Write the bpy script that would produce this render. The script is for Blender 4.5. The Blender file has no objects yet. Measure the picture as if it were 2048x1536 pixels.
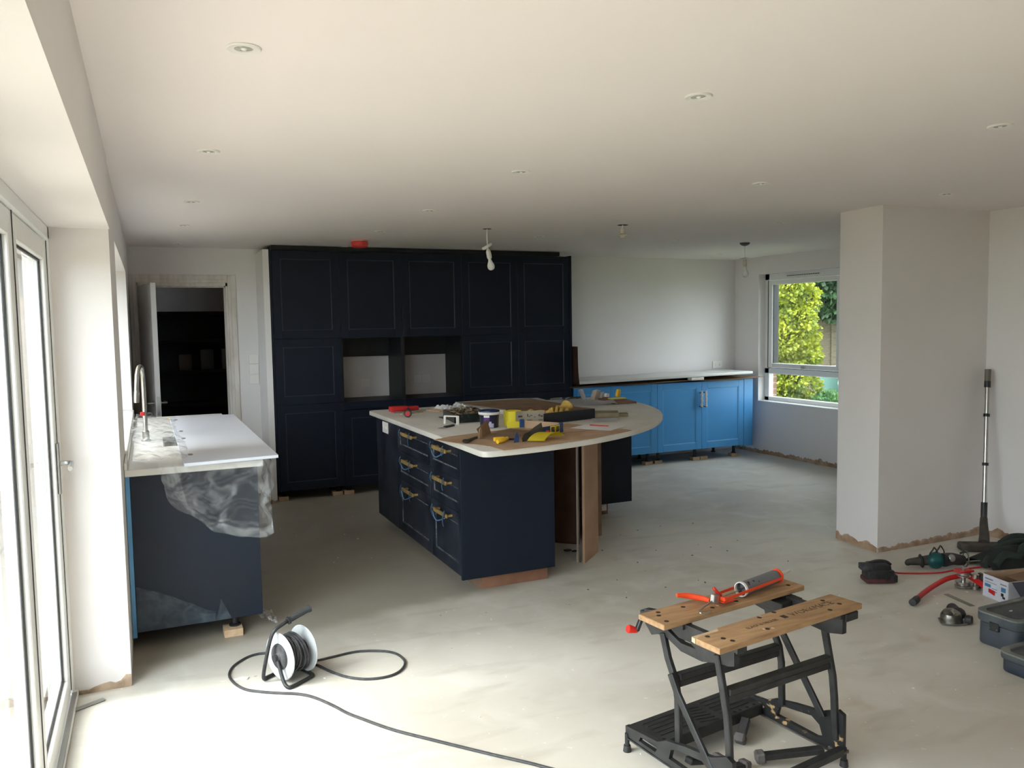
import bpy, bmesh, math, random
from mathutils import Vector, Matrix, Euler, noise
random.seed(7)
S = bpy.context.scene
COL = S.collection
PI = math.pi

# ------------------------------------------------------------------ camera
cd = bpy.data.cameras.new('camera'); cam = bpy.data.objects.new('camera', cd); COL.objects.link(cam)
S.camera = cam
cd.sensor_width = 36.0; cd.lens = 1615.45 / 2048 * 36.0; cd.clip_start = 0.02; cd.clip_end = 200
yaw, pit, rol = 0.42258976, 0.07338005, -0.01610244
f0 = Vector((math.sin(yaw), math.cos(yaw), 0)); r0 = Vector((math.cos(yaw), -math.sin(yaw), 0)); u0 = Vector((0, 0, 1))
fw = math.cos(pit)*f0 - math.sin(pit)*u0; up = math.cos(pit)*u0 + math.sin(pit)*f0
rr = math.cos(rol)*r0 + math.sin(rol)*up; uu_ = math.cos(rol)*up - math.sin(rol)*r0
m = Matrix((rr, uu_, -fw)).transposed().to_4x4(); m.translation = Vector((0, 0, 1.62))
cam.matrix_world = m

# ------------------------------------------------------------------ world (bright overcast sky)
W = bpy.data.worlds.new('sky'); S.world = W; W.use_nodes = True
nt = W.node_tree; nt.nodes.clear()
wo = nt.nodes.new('ShaderNodeOutputWorld'); bg = nt.nodes.new('ShaderNodeBackground')
tc = nt.nodes.new('ShaderNodeTexCoord'); sp = nt.nodes.new('ShaderNodeSeparateXYZ'); cr = nt.nodes.new('ShaderNodeValToRGB')
nt.links.new(tc.outputs['Generated'], sp.inputs[0]); nt.links.new(sp.outputs['Z'], cr.inputs[0])
nt.links.new(cr.outputs[0], bg.inputs[0]); nt.links.new(bg.outputs[0], wo.inputs[0])
cr.color_ramp.elements[0].position = 0.0; cr.color_ramp.elements[0].color = (0.80, 0.88, 0.97, 1)
cr.color_ramp.elements[1].position = 1.0; cr.color_ramp.elements[1].color = (0.90, 0.95, 1.0, 1)
bg.inputs[1].default_value = 6.9
# hazy sun, high on the door side of the house
sd_ = bpy.data.lights.new('sun', 'SUN'); sd_.energy = 11.5; sd_.angle = math.radians(42); sd_.color = (1.0, .955, .915)
so_ = bpy.data.objects.new('sun', sd_); COL.objects.link(so_); so_.rotation_euler = Vector((1.0, -.38, -1.2)).to_track_quat('-Z', 'Y').to_euler()
vs = S.view_settings
vs.view_transform = 'Standard'; vs.look = 'None'; vs.gamma = 1.0; vs.use_curve_mapping = False; vs.exposure = 0.56
S.cycles.max_bounces = 12; S.cycles.diffuse_bounces = 7; S.cycles.transparent_max_bounces = 16
S.cycles.glossy_bounces = 4; S.cycles.transmission_bounces = 6
S.cycles.caustics_reflective = False; S.cycles.caustics_refractive = False; S.cycles.sample_clamp_indirect = 12

# ------------------------------------------------------------------ materials
def lin(c):
    return tuple(((v/255)/12.92 if v/255 <= .04045 else ((v/255+.055)/1.055)**2.4) for v in c) + (1,)
MATS = {}
def mat(name, rgb, rough=.5, metal=0., var=.12, scale=6., bump=0., bscale=60., coat=0., rgb2=None, coords='Object', stretch=None, contrast=(.35, .65), spec=.5):
    if name in MATS: return MATS[name]
    m = bpy.data.materials.new(name); m.use_nodes = True; t = m.node_tree; b = t.nodes['Principled BSDF']
    b.inputs['Roughness'].default_value = rough; b.inputs['Metallic'].default_value = metal
    b.inputs['Coat Weight'].default_value = coat; b.inputs['Specular IOR Level'].default_value = spec
    c1 = lin(rgb)
    c2 = lin(rgb2) if rgb2 else tuple(max(0, v*(1-var)) for v in c1[:3]) + (1,)
    tcn = t.nodes.new('ShaderNodeTexCoord'); mp = t.nodes.new('ShaderNodeMapping')
    t.links.new(tcn.outputs[coords], mp.inputs[0])
    if stretch: mp.inputs['Scale'].default_value = stretch
    n = t.nodes.new('ShaderNodeTexNoise'); n.inputs['Scale'].default_value = scale; n.inputs['Detail'].default_value = 5
    t.links.new(mp.outputs[0], n.inputs['Vector'])
    r = t.nodes.new('ShaderNodeValToRGB'); r.color_ramp.elements[0].color = c1; r.color_ramp.elements[1].color = c2
    r.color_ramp.elements[0].position = contrast[0]; r.color_ramp.elements[1].position = contrast[1]
    t.links.new(n.outputs['Fac'], r.inputs[0]); t.links.new(r.outputs[0], b.inputs['Base Color'])
    if bump:
        n2 = t.nodes.new('ShaderNodeTexNoise'); n2.inputs['Scale'].default_value = bscale; n2.inputs['Detail'].default_value = 4
        t.links.new(mp.outputs[0], n2.inputs['Vector'])
        bp = t.nodes.new('ShaderNodeBump'); bp.inputs['Strength'].default_value = bump; bp.inputs['Distance'].default_value = .01
        t.links.new(n2.outputs['Fac'], bp.inputs['Height']); t.links.new(bp.outputs[0], b.inputs['Normal'])
    MATS[name] = m; return m

def glassmat(name, tint=(.96, .98, .97), refl=1.0):
    m = bpy.data.materials.new(name); m.use_nodes = True; t = m.node_tree; t.nodes.clear()
    o = t.nodes.new('ShaderNodeOutputMaterial'); mx = t.nodes.new('ShaderNodeMixShader'); tr = t.nodes.new('ShaderNodeBsdfTransparent')
    gl = t.nodes.new('ShaderNodeBsdfGlossy'); lw = t.nodes.new('ShaderNodeLayerWeight'); lw.inputs[0].default_value = .5
    pw = t.nodes.new('ShaderNodeMath'); pw.operation = 'POWER'; pw.inputs[1].default_value = 5; t.links.new(lw.outputs['Facing'], pw.inputs[0])
    fr = t.nodes.new('ShaderNodeMath'); fr.operation = 'MULTIPLY_ADD'; fr.inputs[1].default_value = .92; fr.inputs[2].default_value = .04; t.links.new(pw.outputs[0], fr.inputs[0])
    gl.inputs['Roughness'].default_value = .01; tr.inputs[0].default_value = tint + (1,)
    gl.inputs['Color'].default_value = (refl, refl, refl, 1)
    t.links.new(fr.outputs[0], mx.inputs[0]); t.links.new(tr.outputs[0], mx.inputs[1]); t.links.new(gl.outputs[0], mx.inputs[2])
    t.links.new(mx.outputs[0], o.inputs[0]); return m

def filmmat(name, col=(.85, .88, .9), op=.25, rough=.15, scale=14):
    """thin clear polythene: mostly see-through, with sheen and a little white scatter along its creases"""
    m = bpy.data.materials.new(name); m.use_nodes = True; t = m.node_tree; t.nodes.clear()
    o = t.nodes.new('ShaderNodeOutputMaterial'); tr = t.nodes.new('ShaderNodeBsdfTransparent')
    df = t.nodes.new('ShaderNodeBsdfDiffuse'); df.inputs[0].default_value = col + (1,)
    gl = t.nodes.new('ShaderNodeBsdfGlossy'); gl.inputs['Roughness'].default_value = rough
    lw = t.nodes.new('ShaderNodeLayerWeight'); lw.inputs[0].default_value = .35
    tcn = t.nodes.new('ShaderNodeTexCoord'); n = t.nodes.new('ShaderNodeTexNoise'); n.inputs['Scale'].default_value = scale; n.inputs['Detail'].default_value = 6
    n.inputs['Distortion'].default_value = .9
    rp = t.nodes.new('ShaderNodeValToRGB'); rp.color_ramp.elements[0].position = .46; rp.color_ramp.elements[1].position = .74
    rp.color_ramp.elements[0].color = (op*.35,)*3 + (1,); rp.color_ramp.elements[1].color = (min(1, op*2.2),)*3 + (1,)
    t.links.new(tcn.outputs['Object'], n.inputs['Vector']); t.links.new(n.outputs['Fac'], rp.inputs[0])
    m1 = t.nodes.new('ShaderNodeMixShader'); m2 = t.nodes.new('ShaderNodeMixShader')
    t.links.new(rp.outputs[0], m1.inputs[0]); t.links.new(tr.outputs[0], m1.inputs[1]); t.links.new(df.outputs[0], m1.inputs[2])
    mm = t.nodes.new('ShaderNodeMath'); mm.operation = 'MULTIPLY'; mm.inputs[1].default_value = .30
    t.links.new(lw.outputs['Facing'], mm.inputs[0]); t.links.new(mm.outputs[0], m2.inputs[0])
    t.links.new(m1.outputs[0], m2.inputs[1]); t.links.new(gl.outputs[0], m2.inputs[2]); t.links.new(m2.outputs[0], o.inputs[0])
    return m

WALL = mat('wall_paint', (228, 224, 222), .85, var=.03, scale=1.5, bump=.06, bscale=180)
CEIL = mat('ceiling_paint', (232, 225, 222), .9, var=.02, scale=1.2, bump=.04, bscale=160)
NAVY = mat('navy_paint', (16, 25, 40), .45, spec=.3, var=.15, scale=3, bump=.03, bscale=220)
NAVYD = mat('dusty_navy_paint', (15, 22, 35), .45, spec=.3, rgb2=(50, 57, 68), scale=6, bump=.04, bscale=90, contrast=(.40, .78))
DUST = mat('dust_edge', (110, 112, 112), .8, rgb2=(34, 46, 64), scale=22, contrast=(.38, .62))
NAVYHL = mat('navy_bead_highlight', (44, 53, 66), .35, var=.2)  # paler navy: highlights on the door beads put into the colour
BLACKC = mat('black_board', (18, 20, 24), .5)
BLUE = mat('sky_blue_paint', (74, 152, 212), .35, var=.05, scale=2)
BLUEE = mat('sky_blue_edge', (104, 178, 230), .3, var=.05)
QUARTZ = mat('white_quartz', (222, 222, 218), .3, var=.04, scale=9)
WQ = mat('dusty_quartz', (226, 223, 216), .45, rgb2=(200, 196, 188), scale=2.6, bump=.02, contrast=(.3, .75))
FRAME = mat('white_upvc', (235, 236, 234), .35, var=.02)
GASK = mat('black_gasket', (18, 18, 20), .6)
CHROME = mat('brushed_steel', (190, 188, 182), .28, 1.0, var=.1, scale=20)
SATIN = mat('satin_metal', (170, 170, 168), .35, .9)
DARKM = mat('black_metal', (26, 27, 29), .45, var=.3, scale=18, rgb2=(48, 49, 50), bump=.03)
BLK = mat('black_plastic', (24, 25, 27), .5, var=.3, rgb2=(44, 44, 46), scale=25)
GREYP = mat('grey_plastic', (74, 80, 86), .6, rgb2=(104, 106, 106), scale=9, bump=.05)
CARD = mat('cardboard', (188, 160, 132), .85, rgb2=(168, 138, 110), scale=5, bump=.05, bscale=40)
MDF = mat('brown_board', (142, 116, 96), .8, rgb2=(122, 96, 78), scale=8)
MDFD = mat('dark_brown_board', (104, 76, 62), .8, rgb2=(88, 62, 50), scale=8)
WOOD = mat('pine', (192, 168, 138), .75, rgb2=(168, 140, 110), scale=5, stretch=(1, 8, 8))
BWOOD = mat('bench_wood', (184, 148, 108), .65, rgb2=(150, 116, 82), scale=4, stretch=(2, 14, 14), bump=.05, contrast=(.3, .7))
ENDW = mat('cut_wood_end', (220, 194, 162), .7, rgb2=(200, 168, 132), scale=30)
WHITEP = mat('white_plastic', (232, 230, 224), .35, var=.02)
PAPER = mat('paper', (226, 226, 228), .85, var=.03)
RED = mat('red_paint', (196, 34, 34), .45, var=.15, scale=15)
REDT = mat('translucent_red_cap', (214, 62, 62), .4, var=.15, scale=20)
ORANGE = mat('orange_red_plastic', (240, 78, 36), .4, var=.08)
YEL = mat('yellow_plastic', (246, 196, 40), .5, var=.06)
YELP = mat('yellow_paper', (240, 222, 60), .8, var=.06)
YELG = mat('tan_yellow_leather', (206, 176, 92), .85, rgb2=(176, 140, 66), scale=20, bump=.1)
TAPE = mat('blue_tape', (86, 124, 164), .7, var=.1)
BRASS = mat('brass', (178, 152, 96), .5, .3, rgb2=(140, 116, 70), scale=30)
TEAL = mat('teal_plastic', (10, 82, 84), .45, var=.2, scale=20)
MORT = mat('raw_mortar', (190, 168, 146), .95, rgb2=(152, 128, 106), scale=14, bump=.4, bscale=50)
SKIRT = mat('bare_plaster_foot', (184, 158, 132), .95, rgb2=(148, 118, 92), scale=12, bump=.4, bscale=50)
GLASS = glassmat('door_glass'); GLASSR = glassmat('window_glass', (.94, .96, .95))
FILM = filmmat('polythene', op=.10, scale=9); FILMB = filmmat('peeling_blue_film', (.30, .45, .55), .10, .2)
FILMC = filmmat('clear_bag', op=.5)
TILEG = mat('paving', (168, 160, 148), .85, rgb2=(150, 142, 130), scale=3)

def floor_material():
    m = bpy.data.materials.new('dusty_screed'); m.use_nodes = True; t = m.node_tree; b = t.nodes['Principled BSDF']
    tcn = t.nodes.new('ShaderNodeTexCoord')
    def nz(scale, det=6, dist=0., st=None):
        n = t.nodes.new('ShaderNodeTexNoise'); n.inputs['Scale'].default_value = scale; n.inputs['Detail'].default_value = det; n.inputs['Distortion'].default_value = dist
        if st:
            mp = t.nodes.new('ShaderNodeMapping'); mp.inputs['Scale'].default_value = st; mp.inputs['Rotation'].default_value = (0, 0, .5)
            t.links.new(tcn.outputs['Object'], mp.inputs[0]); t.links.new(mp.outputs[0], n.inputs['Vector'])
        else: t.links.new(tcn.outputs['Object'], n.inputs['Vector'])
        return n
    def ramp(src, p0, p1, c0, c1):
        r = t.nodes.new('ShaderNodeValToRGB'); e = r.color_ramp.elements
        e[0].position = p0; e[1].position = p1; e[0].color = c0; e[1].color = c1
        t.links.new(src, r.inputs[0]); return r
    def mix(fac, a, bb):
        x = t.nodes.new('ShaderNodeMix'); x.data_type = 'RGBA'
        if isinstance(fac, float): x.inputs[0].default_value = fac
        else: t.links.new(fac, x.inputs[0])
        for s, i in ((a, 6), (bb, 7)):
            if isinstance(s, tuple): x.inputs[i].default_value = s
            else: t.links.new(s, x.inputs[i])
        return x.outputs[2]
    base = ramp(nz(.9, 7, .4).outputs['Fac'], .32, .68, lin((194, 188, 176)), lin((216, 212, 202)))
    c = mix(ramp(nz(3.2, 8, .8).outputs['Fac'], .5, .72, (0, 0, 0, 1), (.5, .5, .5, 1)).outputs[0], base.outputs[0], lin((226, 223, 216)))
    c = mix(ramp(nz(2.0, 8, .3, (1, 3.5, 1)).outputs['Fac'], .55, .75, (0, 0, 0, 1), (.45, .45, .45, 1)).outputs[0], c, lin((166, 159, 146)))
    c = mix(ramp(nz(26, 3).outputs['Fac'], .68, .73, (0, 0, 0, 1), (.55, .55, .55, 1)).outputs[0], c, lin((232, 230, 224)))
    c = mix(ramp(nz(17, 2, .2).outputs['Fac'], .755, .78, (0, 0, 0, 1), (.6, .6, .6, 1)).outputs[0], c, lin((120, 100, 86)))
    c = mix(ramp(nz(2.7, 4, .5).outputs['Fac'], .66, .76, (0, 0, 0, 1), (.5, .5, .5, 1)).outputs[0], c, lin((188, 166, 146)))
    # darker, undusted screed between the sink run and the island, with a trodden edge
    sx = t.nodes.new('ShaderNodeSeparateXYZ'); wv = nz(1.6, 6, .3)
    ad = t.nodes.new('ShaderNodeVectorMath'); ad.operation = 'MULTIPLY_ADD'; ad.inputs[1].default_value = (.55, .55, 0); t.links.new(wv.outputs['Color'], ad.inputs[0]); t.links.new(tcn.outputs['Object'], ad.inputs[2])
    t.links.new(ad.outputs[0], sx.inputs[0])
    def band(sock, lo, hi, s0):
        r = t.nodes.new('ShaderNodeMapRange'); r.interpolation_type = 'SMOOTHSTEP'; r.inputs[1].default_value = lo; r.inputs[2].default_value = hi; t.links.new(sock, r.inputs[0]); return r.outputs[0]
    def mul(a_, b_):
        mm_ = t.nodes.new('ShaderNodeMath'); mm_.operation = 'MULTIPLY'; t.links.new(a_, mm_.inputs[0]); t.links.new(b_, mm_.inputs[1]); return mm_.outputs[0]
    inv = t.nodes.new('ShaderNodeMath'); inv.operation = 'SUBTRACT'; inv.inputs[0].default_value = .85; t.links.new(mul(band(sx.outputs['X'], 2.15, 3.1, 0), band(sx.outputs['X'], 2.1, 3.1, 0)), inv.inputs[1]); inv.use_clamp = True
    # a slanted front edge: y - 0.25 x
    sl_ = t.nodes.new('ShaderNodeMath'); sl_.operation = 'MULTIPLY_ADD'; sl_.inputs[1].default_value = -.18; t.links.new(sx.outputs['X'], sl_.inputs[0]); t.links.new(sx.outputs['Y'], sl_.inputs[2])
    c = mix(mul(inv.outputs[0], band(sl_.outputs[0], 4.30, 4.50, 0)), c, lin((158, 152, 138)))
    t.links.new(c, b.inputs['Base Color'])
    rr_ = ramp(nz(2.2, 5).outputs['Fac'], .3, .7, (.38, .38, .38, 1), (.62, .62, .62, 1)); t.links.new(rr_.outputs[0], b.inputs['Roughness'])
    bp = t.nodes.new('ShaderNodeBump'); bp.inputs['Strength'].default_value = .12; bp.inputs['Distance'].default_value = .01
    t.links.new(nz(12, 8).outputs['Fac'], bp.inputs['Height']); t.links.new(bp.outputs[0], b.inputs['Normal'])
    return m
FLOOR = floor_material()

# ------------------------------------------------------------------ mesh builder
class MB:
    def __init__(s): s.bm = bmesh.new()
    def _merge(s, b2, M=None):
        if M is not None: bmesh.ops.transform(b2, matrix=M, verts=b2.verts)
        me = bpy.data.meshes.new('tmp'); b2.to_mesh(me); b2.free(); s.bm.from_mesh(me); bpy.data.meshes.remove(me); return s
    def obox(s, c, size, rot=None, bev=0., seg=1):
        b = bmesh.new(); bmesh.ops.create_cube(b, size=1)
        bmesh.ops.scale(b, vec=size, verts=b.verts)
        if bev: bmesh.ops.bevel(b, geom=list(b.edges), offset=min(bev, min(size)*.45), segments=seg, affect='EDGES', profile=.5)
        M = Matrix.Translation(c) @ ((rot.to_matrix().to_4x4() if isinstance(rot, Euler) else rot.to_4x4()) if rot is not None else Matrix.Identity(4))
        return s._merge(b, M)
    def box(s, x0, x1, y0, y1, z0, z1, bev=0., seg=1):
        return s.obox(((x0+x1)/2, (y0+y1)/2, (z0+z1)/2), (abs(x1-x0), abs(y1-y0), abs(z1-z0)), None, bev, seg)
    def bar(s, p, q, w, h, bev=0., upv=(0, 0, 1)):
        p = Vector(p); q = Vector(q); d = q-p; L = d.length; x = d.normalized(); u = Vector(upv)
        if abs(x.dot(u)) > .98: u = Vector((0, 1, 0))
        y = u.cross(x).normalized(); z = x.cross(y)
        return s.obox((p+q)/2, (L, w, h), Matrix((x, y, z)).transposed(), bev)
    def tube(s, pts, r, n=10, smooth=True, sub=6, caps=True, closed=False):
        P = [Vector(p) for p in pts]
        if smooth and len(P) > 2:
            Q = []; N = len(P)
            for i in range(N if closed else N-1):
                a = P[(i-1) % N] if (closed or i > 0) else P[0]*2-P[1]
                b, c = P[i], P[(i+1) % N]
                d = P[(i+2) % N] if (closed or i+2 < N) else P[-1]*2-P[-2]
                for k in range(sub):
                    t = k/sub
                    Q.append(.5*((2*b)+(-a+c)*t+(2*a-5*b+4*c-d)*t*t+(-a+3*b-3*c+d)*t**3))
            if not closed: Q.append(P[-1])
            P = Q
        rad = r if callable(r) else (lambda t: r)
        rings = []; prev = None; N = len(P)
        for i, p in enumerate(P):
            if closed: tan = (P[(i+1) % N]-P[i-1]).normalized()
            else: tan = (P[min(i+1, N-1)]-P[max(i-1, 0)]).normalized()
            if prev is None:
                u = Vector((0, 0, 1)) if abs(tan.z) < .9 else Vector((1, 0, 0))
                prev = (u-tan*u.dot(tan)).normalized()
            else: prev = (prev-tan*prev.dot(tan)).normalized()
            b = tan.cross(prev); R_ = rad(i/(max(1, N-1)))
            rings.append([s.bm.verts.new(p+R_*(math.cos(a)*prev+math.sin(a)*b)) for a in [2*PI*k/n for k in range(n)]])
        for i in range(len(rings) if closed else len(rings)-1):
            A, B = rings[i], rings[(i+1) % len(rings)]
            for k in range(n): s.bm.faces.new((A[k], A[(k+1) % n], B[(k+1) % n], B[k]))
        if caps and not closed:
            s.bm.faces.new(rings[0][::-1]); s.bm.faces.new(rings[-1])
        return s
    def lathe(s, prof, c=(0, 0, 0), axis=(0, 0, 1), n=24, sx=1., sy=1.):
        ax = Vector(axis).normalized(); u = Vector((1, 0, 0)) if abs(ax.x) < .9 else Vector((0, 1, 0))
        u = (u-ax*u.dot(ax)).normalized(); v = ax.cross(u); c = Vector(c); rings = []
        for r, z in prof:
            if r < 1e-6: rings.append([s.bm.verts.new(c+ax*z)])
            else: rings.append([s.bm.verts.new(c+ax*z+u*(r*sx*math.cos(2*PI*k/n))+v*(r*sy*math.sin(2*PI*k/n))) for k in range(n)])
        for A, B in zip(rings, rings[1:]):
            for k in range(n):
                k2 = (k+1) % n
                if len(A) == 1 and len(B) == 1: continue
                if len(A) == 1: s.bm.faces.new((A[0], B[k2], B[k]))
                elif len(B) == 1: s.bm.faces.new((A[k], A[k2], B[0]))
                else: s.bm.faces.new((A[k], A[k2], B[k2], B[k]))
        return s
    def prism(s, poly, z0, z1, M=None, bev=0.):
        b = bmesh.new(); lo = [b.verts.new((x, y, z0)) for x, y in poly]; hi = [b.verts.new((x, y, z1)) for x, y in poly]; n = len(poly)
        b.faces.new(lo[::-1]); b.faces.new(hi)
        for i in range(n): b.faces.new((lo[i], lo[(i+1) % n], hi[(i+1) % n], hi[i]))
        bmesh.ops.recalc_face_normals(b, faces=b.faces)
        if bev:
            es = [e for e in b.edges if abs(e.verts[0].co.z-e.verts[1].co.z) < 1e-7]
            bmesh.ops.bevel(b, geom=es, offset=bev, segments=2, affect='EDGES', profile=.5)
        return s._merge(b, M)
    def grid(s, fn, nu, nv, thick=0.):
        V = [[s.bm.verts.new(fn(i/nu, j/nv)) for j in range(nv+1)] for i in range(nu+1)]
        F = [s.bm.faces.new((V[i][j], V[i+1][j], V[i+1][j+1], V[i][j+1])) for i in range(nu) for j in range(nv)]
        if thick: bmesh.ops.solidify(s.bm, geom=F, thickness=thick)
        return s
    def ball(s, c, r, sc=(1, 1, 1), sub=2, jit=0., seed=0, rot=None):
        b = bmesh.new(); bmesh.ops.create_icosphere(b, subdivisions=sub, radius=r)
        for v in b.verts:
            if jit: v.co *= 1+jit*noise.noise(v.co*(1.6/r)*.5+Vector((seed, 0, 0)))
        M = Matrix.Translation(c) @ (rot.to_matrix().to_4x4() if rot else Matrix.Identity(4)) @ Matrix.Diagonal((sc[0], sc[1], sc[2], 1))
        return s._merge(b, M)

def wloc(o):
    v = Vector((0, 0, 0))
    while o is not None: v += o.location; o = o.parent
    return v
def part(name, mb, material, parent=None, label=None, kind=None, angle=.6, loc=None):
    me = bpy.data.meshes.new(name)
    if loc is None: loc = wloc(parent) if parent else Vector((0, 0, 0))
    L = Vector(loc)
    bmesh.ops.recalc_face_normals(mb.bm, faces=mb.bm.faces)
    bmesh.ops.translate(mb.bm, vec=-L, verts=mb.bm.verts)
    mb.bm.to_mesh(me); mb.bm.free()
    me.materials.append(material)
    me.polygons.foreach_set('use_smooth', [True]*len(me.polygons)); me.set_sharp_from_angle(angle=angle)
    o = bpy.data.objects.new(name, me); COL.objects.link(o)
    if parent is not None: o.parent = parent; o.location = L-wloc(parent)
    else: o.location = L
    if label: o['label'] = label
    if kind: o['kind'] = kind
    return o
def thing(name, label, cat, loc, group=None):
    o = bpy.data.objects.new(name, None); COL.objects.link(o); o.location = loc; o.empty_display_size = .05
    o['label'] = label; o['category'] = cat
    if group: o['group'] = group
    return o
def solo(name, mb, material, label, cat, loc, group=None, kind=None, angle=.6):
    o = part(name, mb, material, None, label, kind, angle, loc); o['category'] = cat
    if group: o['group'] = group
    return o
def struct(name, mb, material, parent=None, loc=(0, 0, 0)):
    o = part(name, mb, material, parent, loc=loc if parent is None else None)
    if parent is None: o['kind'] = 'structure'
    return o
def sroot(name, loc):
    o = bpy.data.objects.new(name, None); COL.objects.link(o); o.location = loc; o['kind'] = 'structure'; return o
def dup(root, loc, label=None, group=None):
    r = root.copy(); COL.objects.link(r); r.location = loc
    if label: r['label'] = label
    if group: r['group'] = group
    for ch in list(root.children):
        c = ch.copy(); COL.objects.link(c); c.parent = r
        for g in list(ch.children):
            d = g.copy(); COL.objects.link(d); d.parent = c
    return r

CH = 2.386            # ceiling height
YB = 8.2              # back wall
XL = -.135            # left wall plane
XR = 6.8              # right wall plane
# ================================================================== STRUCTURE
struct('floor', MB().box(-.47, 7.1, -3.2, 8.3, -.12, 0), FLOOR)
ce = MB().box(-.6, 7.3, -3.4, 8.5, CH, CH+.15)
struct('ceiling', ce, CEIL)
# left wall: pier and window piece, downstand over the folding doors
wl = MB()
wl.box(-.47, XL, 4.0, 4.73, 0, CH)                    # pier
wl.box(-.47, XL, 4.73, 7.15, 0, .965)                 # under the window
wl.box(-.47, XL, 4.73, 7.15, 2.09, CH)
wl.box(-.47, XL, 7.15, 8.4, 0, CH)
wl.box(-.47, -.13, 0.0, 4.0, 2.067, CH)              # downstand over the doors
wl.box(-.47, XL, -3.2, 0.0, 0, CH)
wall_left = struct('wall_left', wl, WALL)
# back wall with door opening
wb = MB(); wb.box(-.135, -.09, YB, YB+.12, 0, 2.06); wb.box(.72, 7.1, YB, YB+.12, 0, CH); wb.box(-.135, .72, YB, YB+.12, 2.06, CH)
wb.box(.985, 1.038, 7.668, YB, 0, 2.338)      # plastered nib closing the side of the tall cabinets
wall_back = struct('wall_back', wb, WALL)
# right wall with window
wr = MB(); wr.box(XR, 7.08, 4.3, 6.46, 0, CH); wr.box(XR, 7.08, 7.765, 8.3, 0, CH); wr.box(XR, 7.08, 6.46, 7.765, 0, .63); wr.box(XR, 7.08, 6.46, 7.765, 2.18, CH)
wall_right = struct('wall_right', wr, WALL)
wall_partition = struct('wall_partition', MB().prism([(4.555, 3.99), (7.08, 3.99), (7.08, 4.40), (4.60, 4.40)], 0, CH), WALL)
wall_alcove = struct('wall_alcove', MB().box(5.63, 5.8, -3.2, 3.99, 0, CH), WALL)
struct('wall_front', MB().box(-.6, 5.8, -3.3, -3.2, 0, CH), WALL)

def ragged(p, q, nrm, h0, h1, seed, t=.006, lift=0.):
    """raw strip left along the foot of a plastered wall, with a broken upper edge"""
    rnd = random.Random(seed); p = Vector(p); q = Vector(q); n = Vector(nrm); L = (q-p).length; k = max(6, int(L/.02)); mb = MB()
    hs = []; h = h0
    for i in range(k+1):
        base = h0+(h1-h0)*i/k; h = base*(1+.55*noise.noise(Vector((i*.23+seed, 0, 0)))+.45*(rnd.random()-.5)); hs.append(max(.008, h*.8))
    bm = mb.bm
    A = []; B = []
    for i in range(k+1):
        b = p+(q-p)*i/k; out = t*(1+.5*rnd.random())
        A.append((bm.verts.new(b+n*out+Vector((0, 0, .0))), bm.verts.new(b+n*out+Vector((0, 0, hs[i]*.8))), bm.verts.new(b+Vector((0, 0, hs[i])))))
    for i in range(k):
        for j in range(2): bm.faces.new((A[i][j], A[i+1][j], A[i+1][j+1], A[i][j+1]))
    return mb
part('raw_plaster_edge', ragged((-.375, 4.0, 0), (-.135, 4.0, 0), (0, -1, 0), .018, .055, 1), MORT, wall_left)
part('raw_plaster_edge', ragged((4.60, 4.40, 0), (4.555, 3.99, 0), (-1, 0, 0), .06, .055, 2), SKIRT, wall_partition)
part('raw_plaster_edge', ragged((4.555, 3.99, 0), (5.63, 3.99, 0), (0, -1, 0), .035, .06, 3), MORT, wall_partition)
part('raw_plaster_edge', ragged((5.63, 3.99, 0), (5.63, 1.5, 0), (-1, 0, 0), .07, .05, 4), SKIRT, wall_alcove)
part('raw_plaster_edge', ragged((XR, 8.2, 0), (XR, 4.4, 0), (-1, 0, 0), .05, .075, 5), SKIRT, wall_right)
part('raw_plaster_edge', ragged((.985, 7.668, 0), (1.038, 7.668, 0), (0, -1, 0), .04, .03, 6), SKIRT, wall_back)
part('raw_plaster_edge', ragged((.985, YB, 0), (.985, 7.668, 0), (-1, 0, 0), .04, .04, 7), SKIRT, wall_back)

# ---- folding doors, door_1 --------------------------------------------------
d1 = sroot('door_1', (-.40, 4.0, 0))
fr = MB()
fr.box(-.45, -.365, 3.955, 4.0, 0, 2.067, .004); fr.box(-.45, -.365, 0.0, .045, 0, 2.067, .004)
fr.box(-.45, -.365, 0.0, 4.0, 2.012, 2.067, .004); fr.box(-.46, -.35, 0.0, 4.0, 0, .028, .003)
part('outer_frame', fr, FRAME, d1)
part('threshold_track', MB().box(-.372, -.352, .045, 3.955, .026, .034, .001), SATIN, d1)
def leaf(y0, y1, handle=False):
    z0, z1 = .04, 2.005; sw = .085; x0, x1 = -.435, -.375
    L = MB()
    L.box(x0, x1, y0, y0+sw, z0, z1, .004); L.box(x0, x1, y1-sw, y1, z0, z1, .004)
    L.box(x0, x1, y0+sw, y1-sw, z0, z0+sw, .004); L.box(x0, x1, y0+sw, y1-sw, z1-sw, z1, .004)
    lf = part('door_leaf', L, FRAME, d1)
    g = MB(); a, b, c, d = y0+sw, y1-sw, z0+sw, z1-sw; w = .009
    for (p, q, r_, s_) in ((a, a+w, c, d), (b-w, b, c, d), (a+w, b-w, c, c+w), (a+w, b-w, d-w, d)): g.box(-.4005, -.391, p, q, r_, s_)
    part('gasket', g, GASK, lf)
    part('glass_pane', MB().box(-.418, -.394, a+.004, b-.004, c+.004, d-.004), GLASS, lf)
    e = MB().box(-.374, -.3715, y1-.004, y1+.003, z0+.01, z1)
    part('edge_seal', e, GASK, lf)
    return lf
lv = leaf(3.0, 3.945)
for k in range(3): leaf(3.0-(k+1)*.985+.008, 3.0-k*.985-.008)
hd = MB(); hd.box(-.374, -.362, 3.885, 3.915, .93, 1.15, .003)
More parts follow.
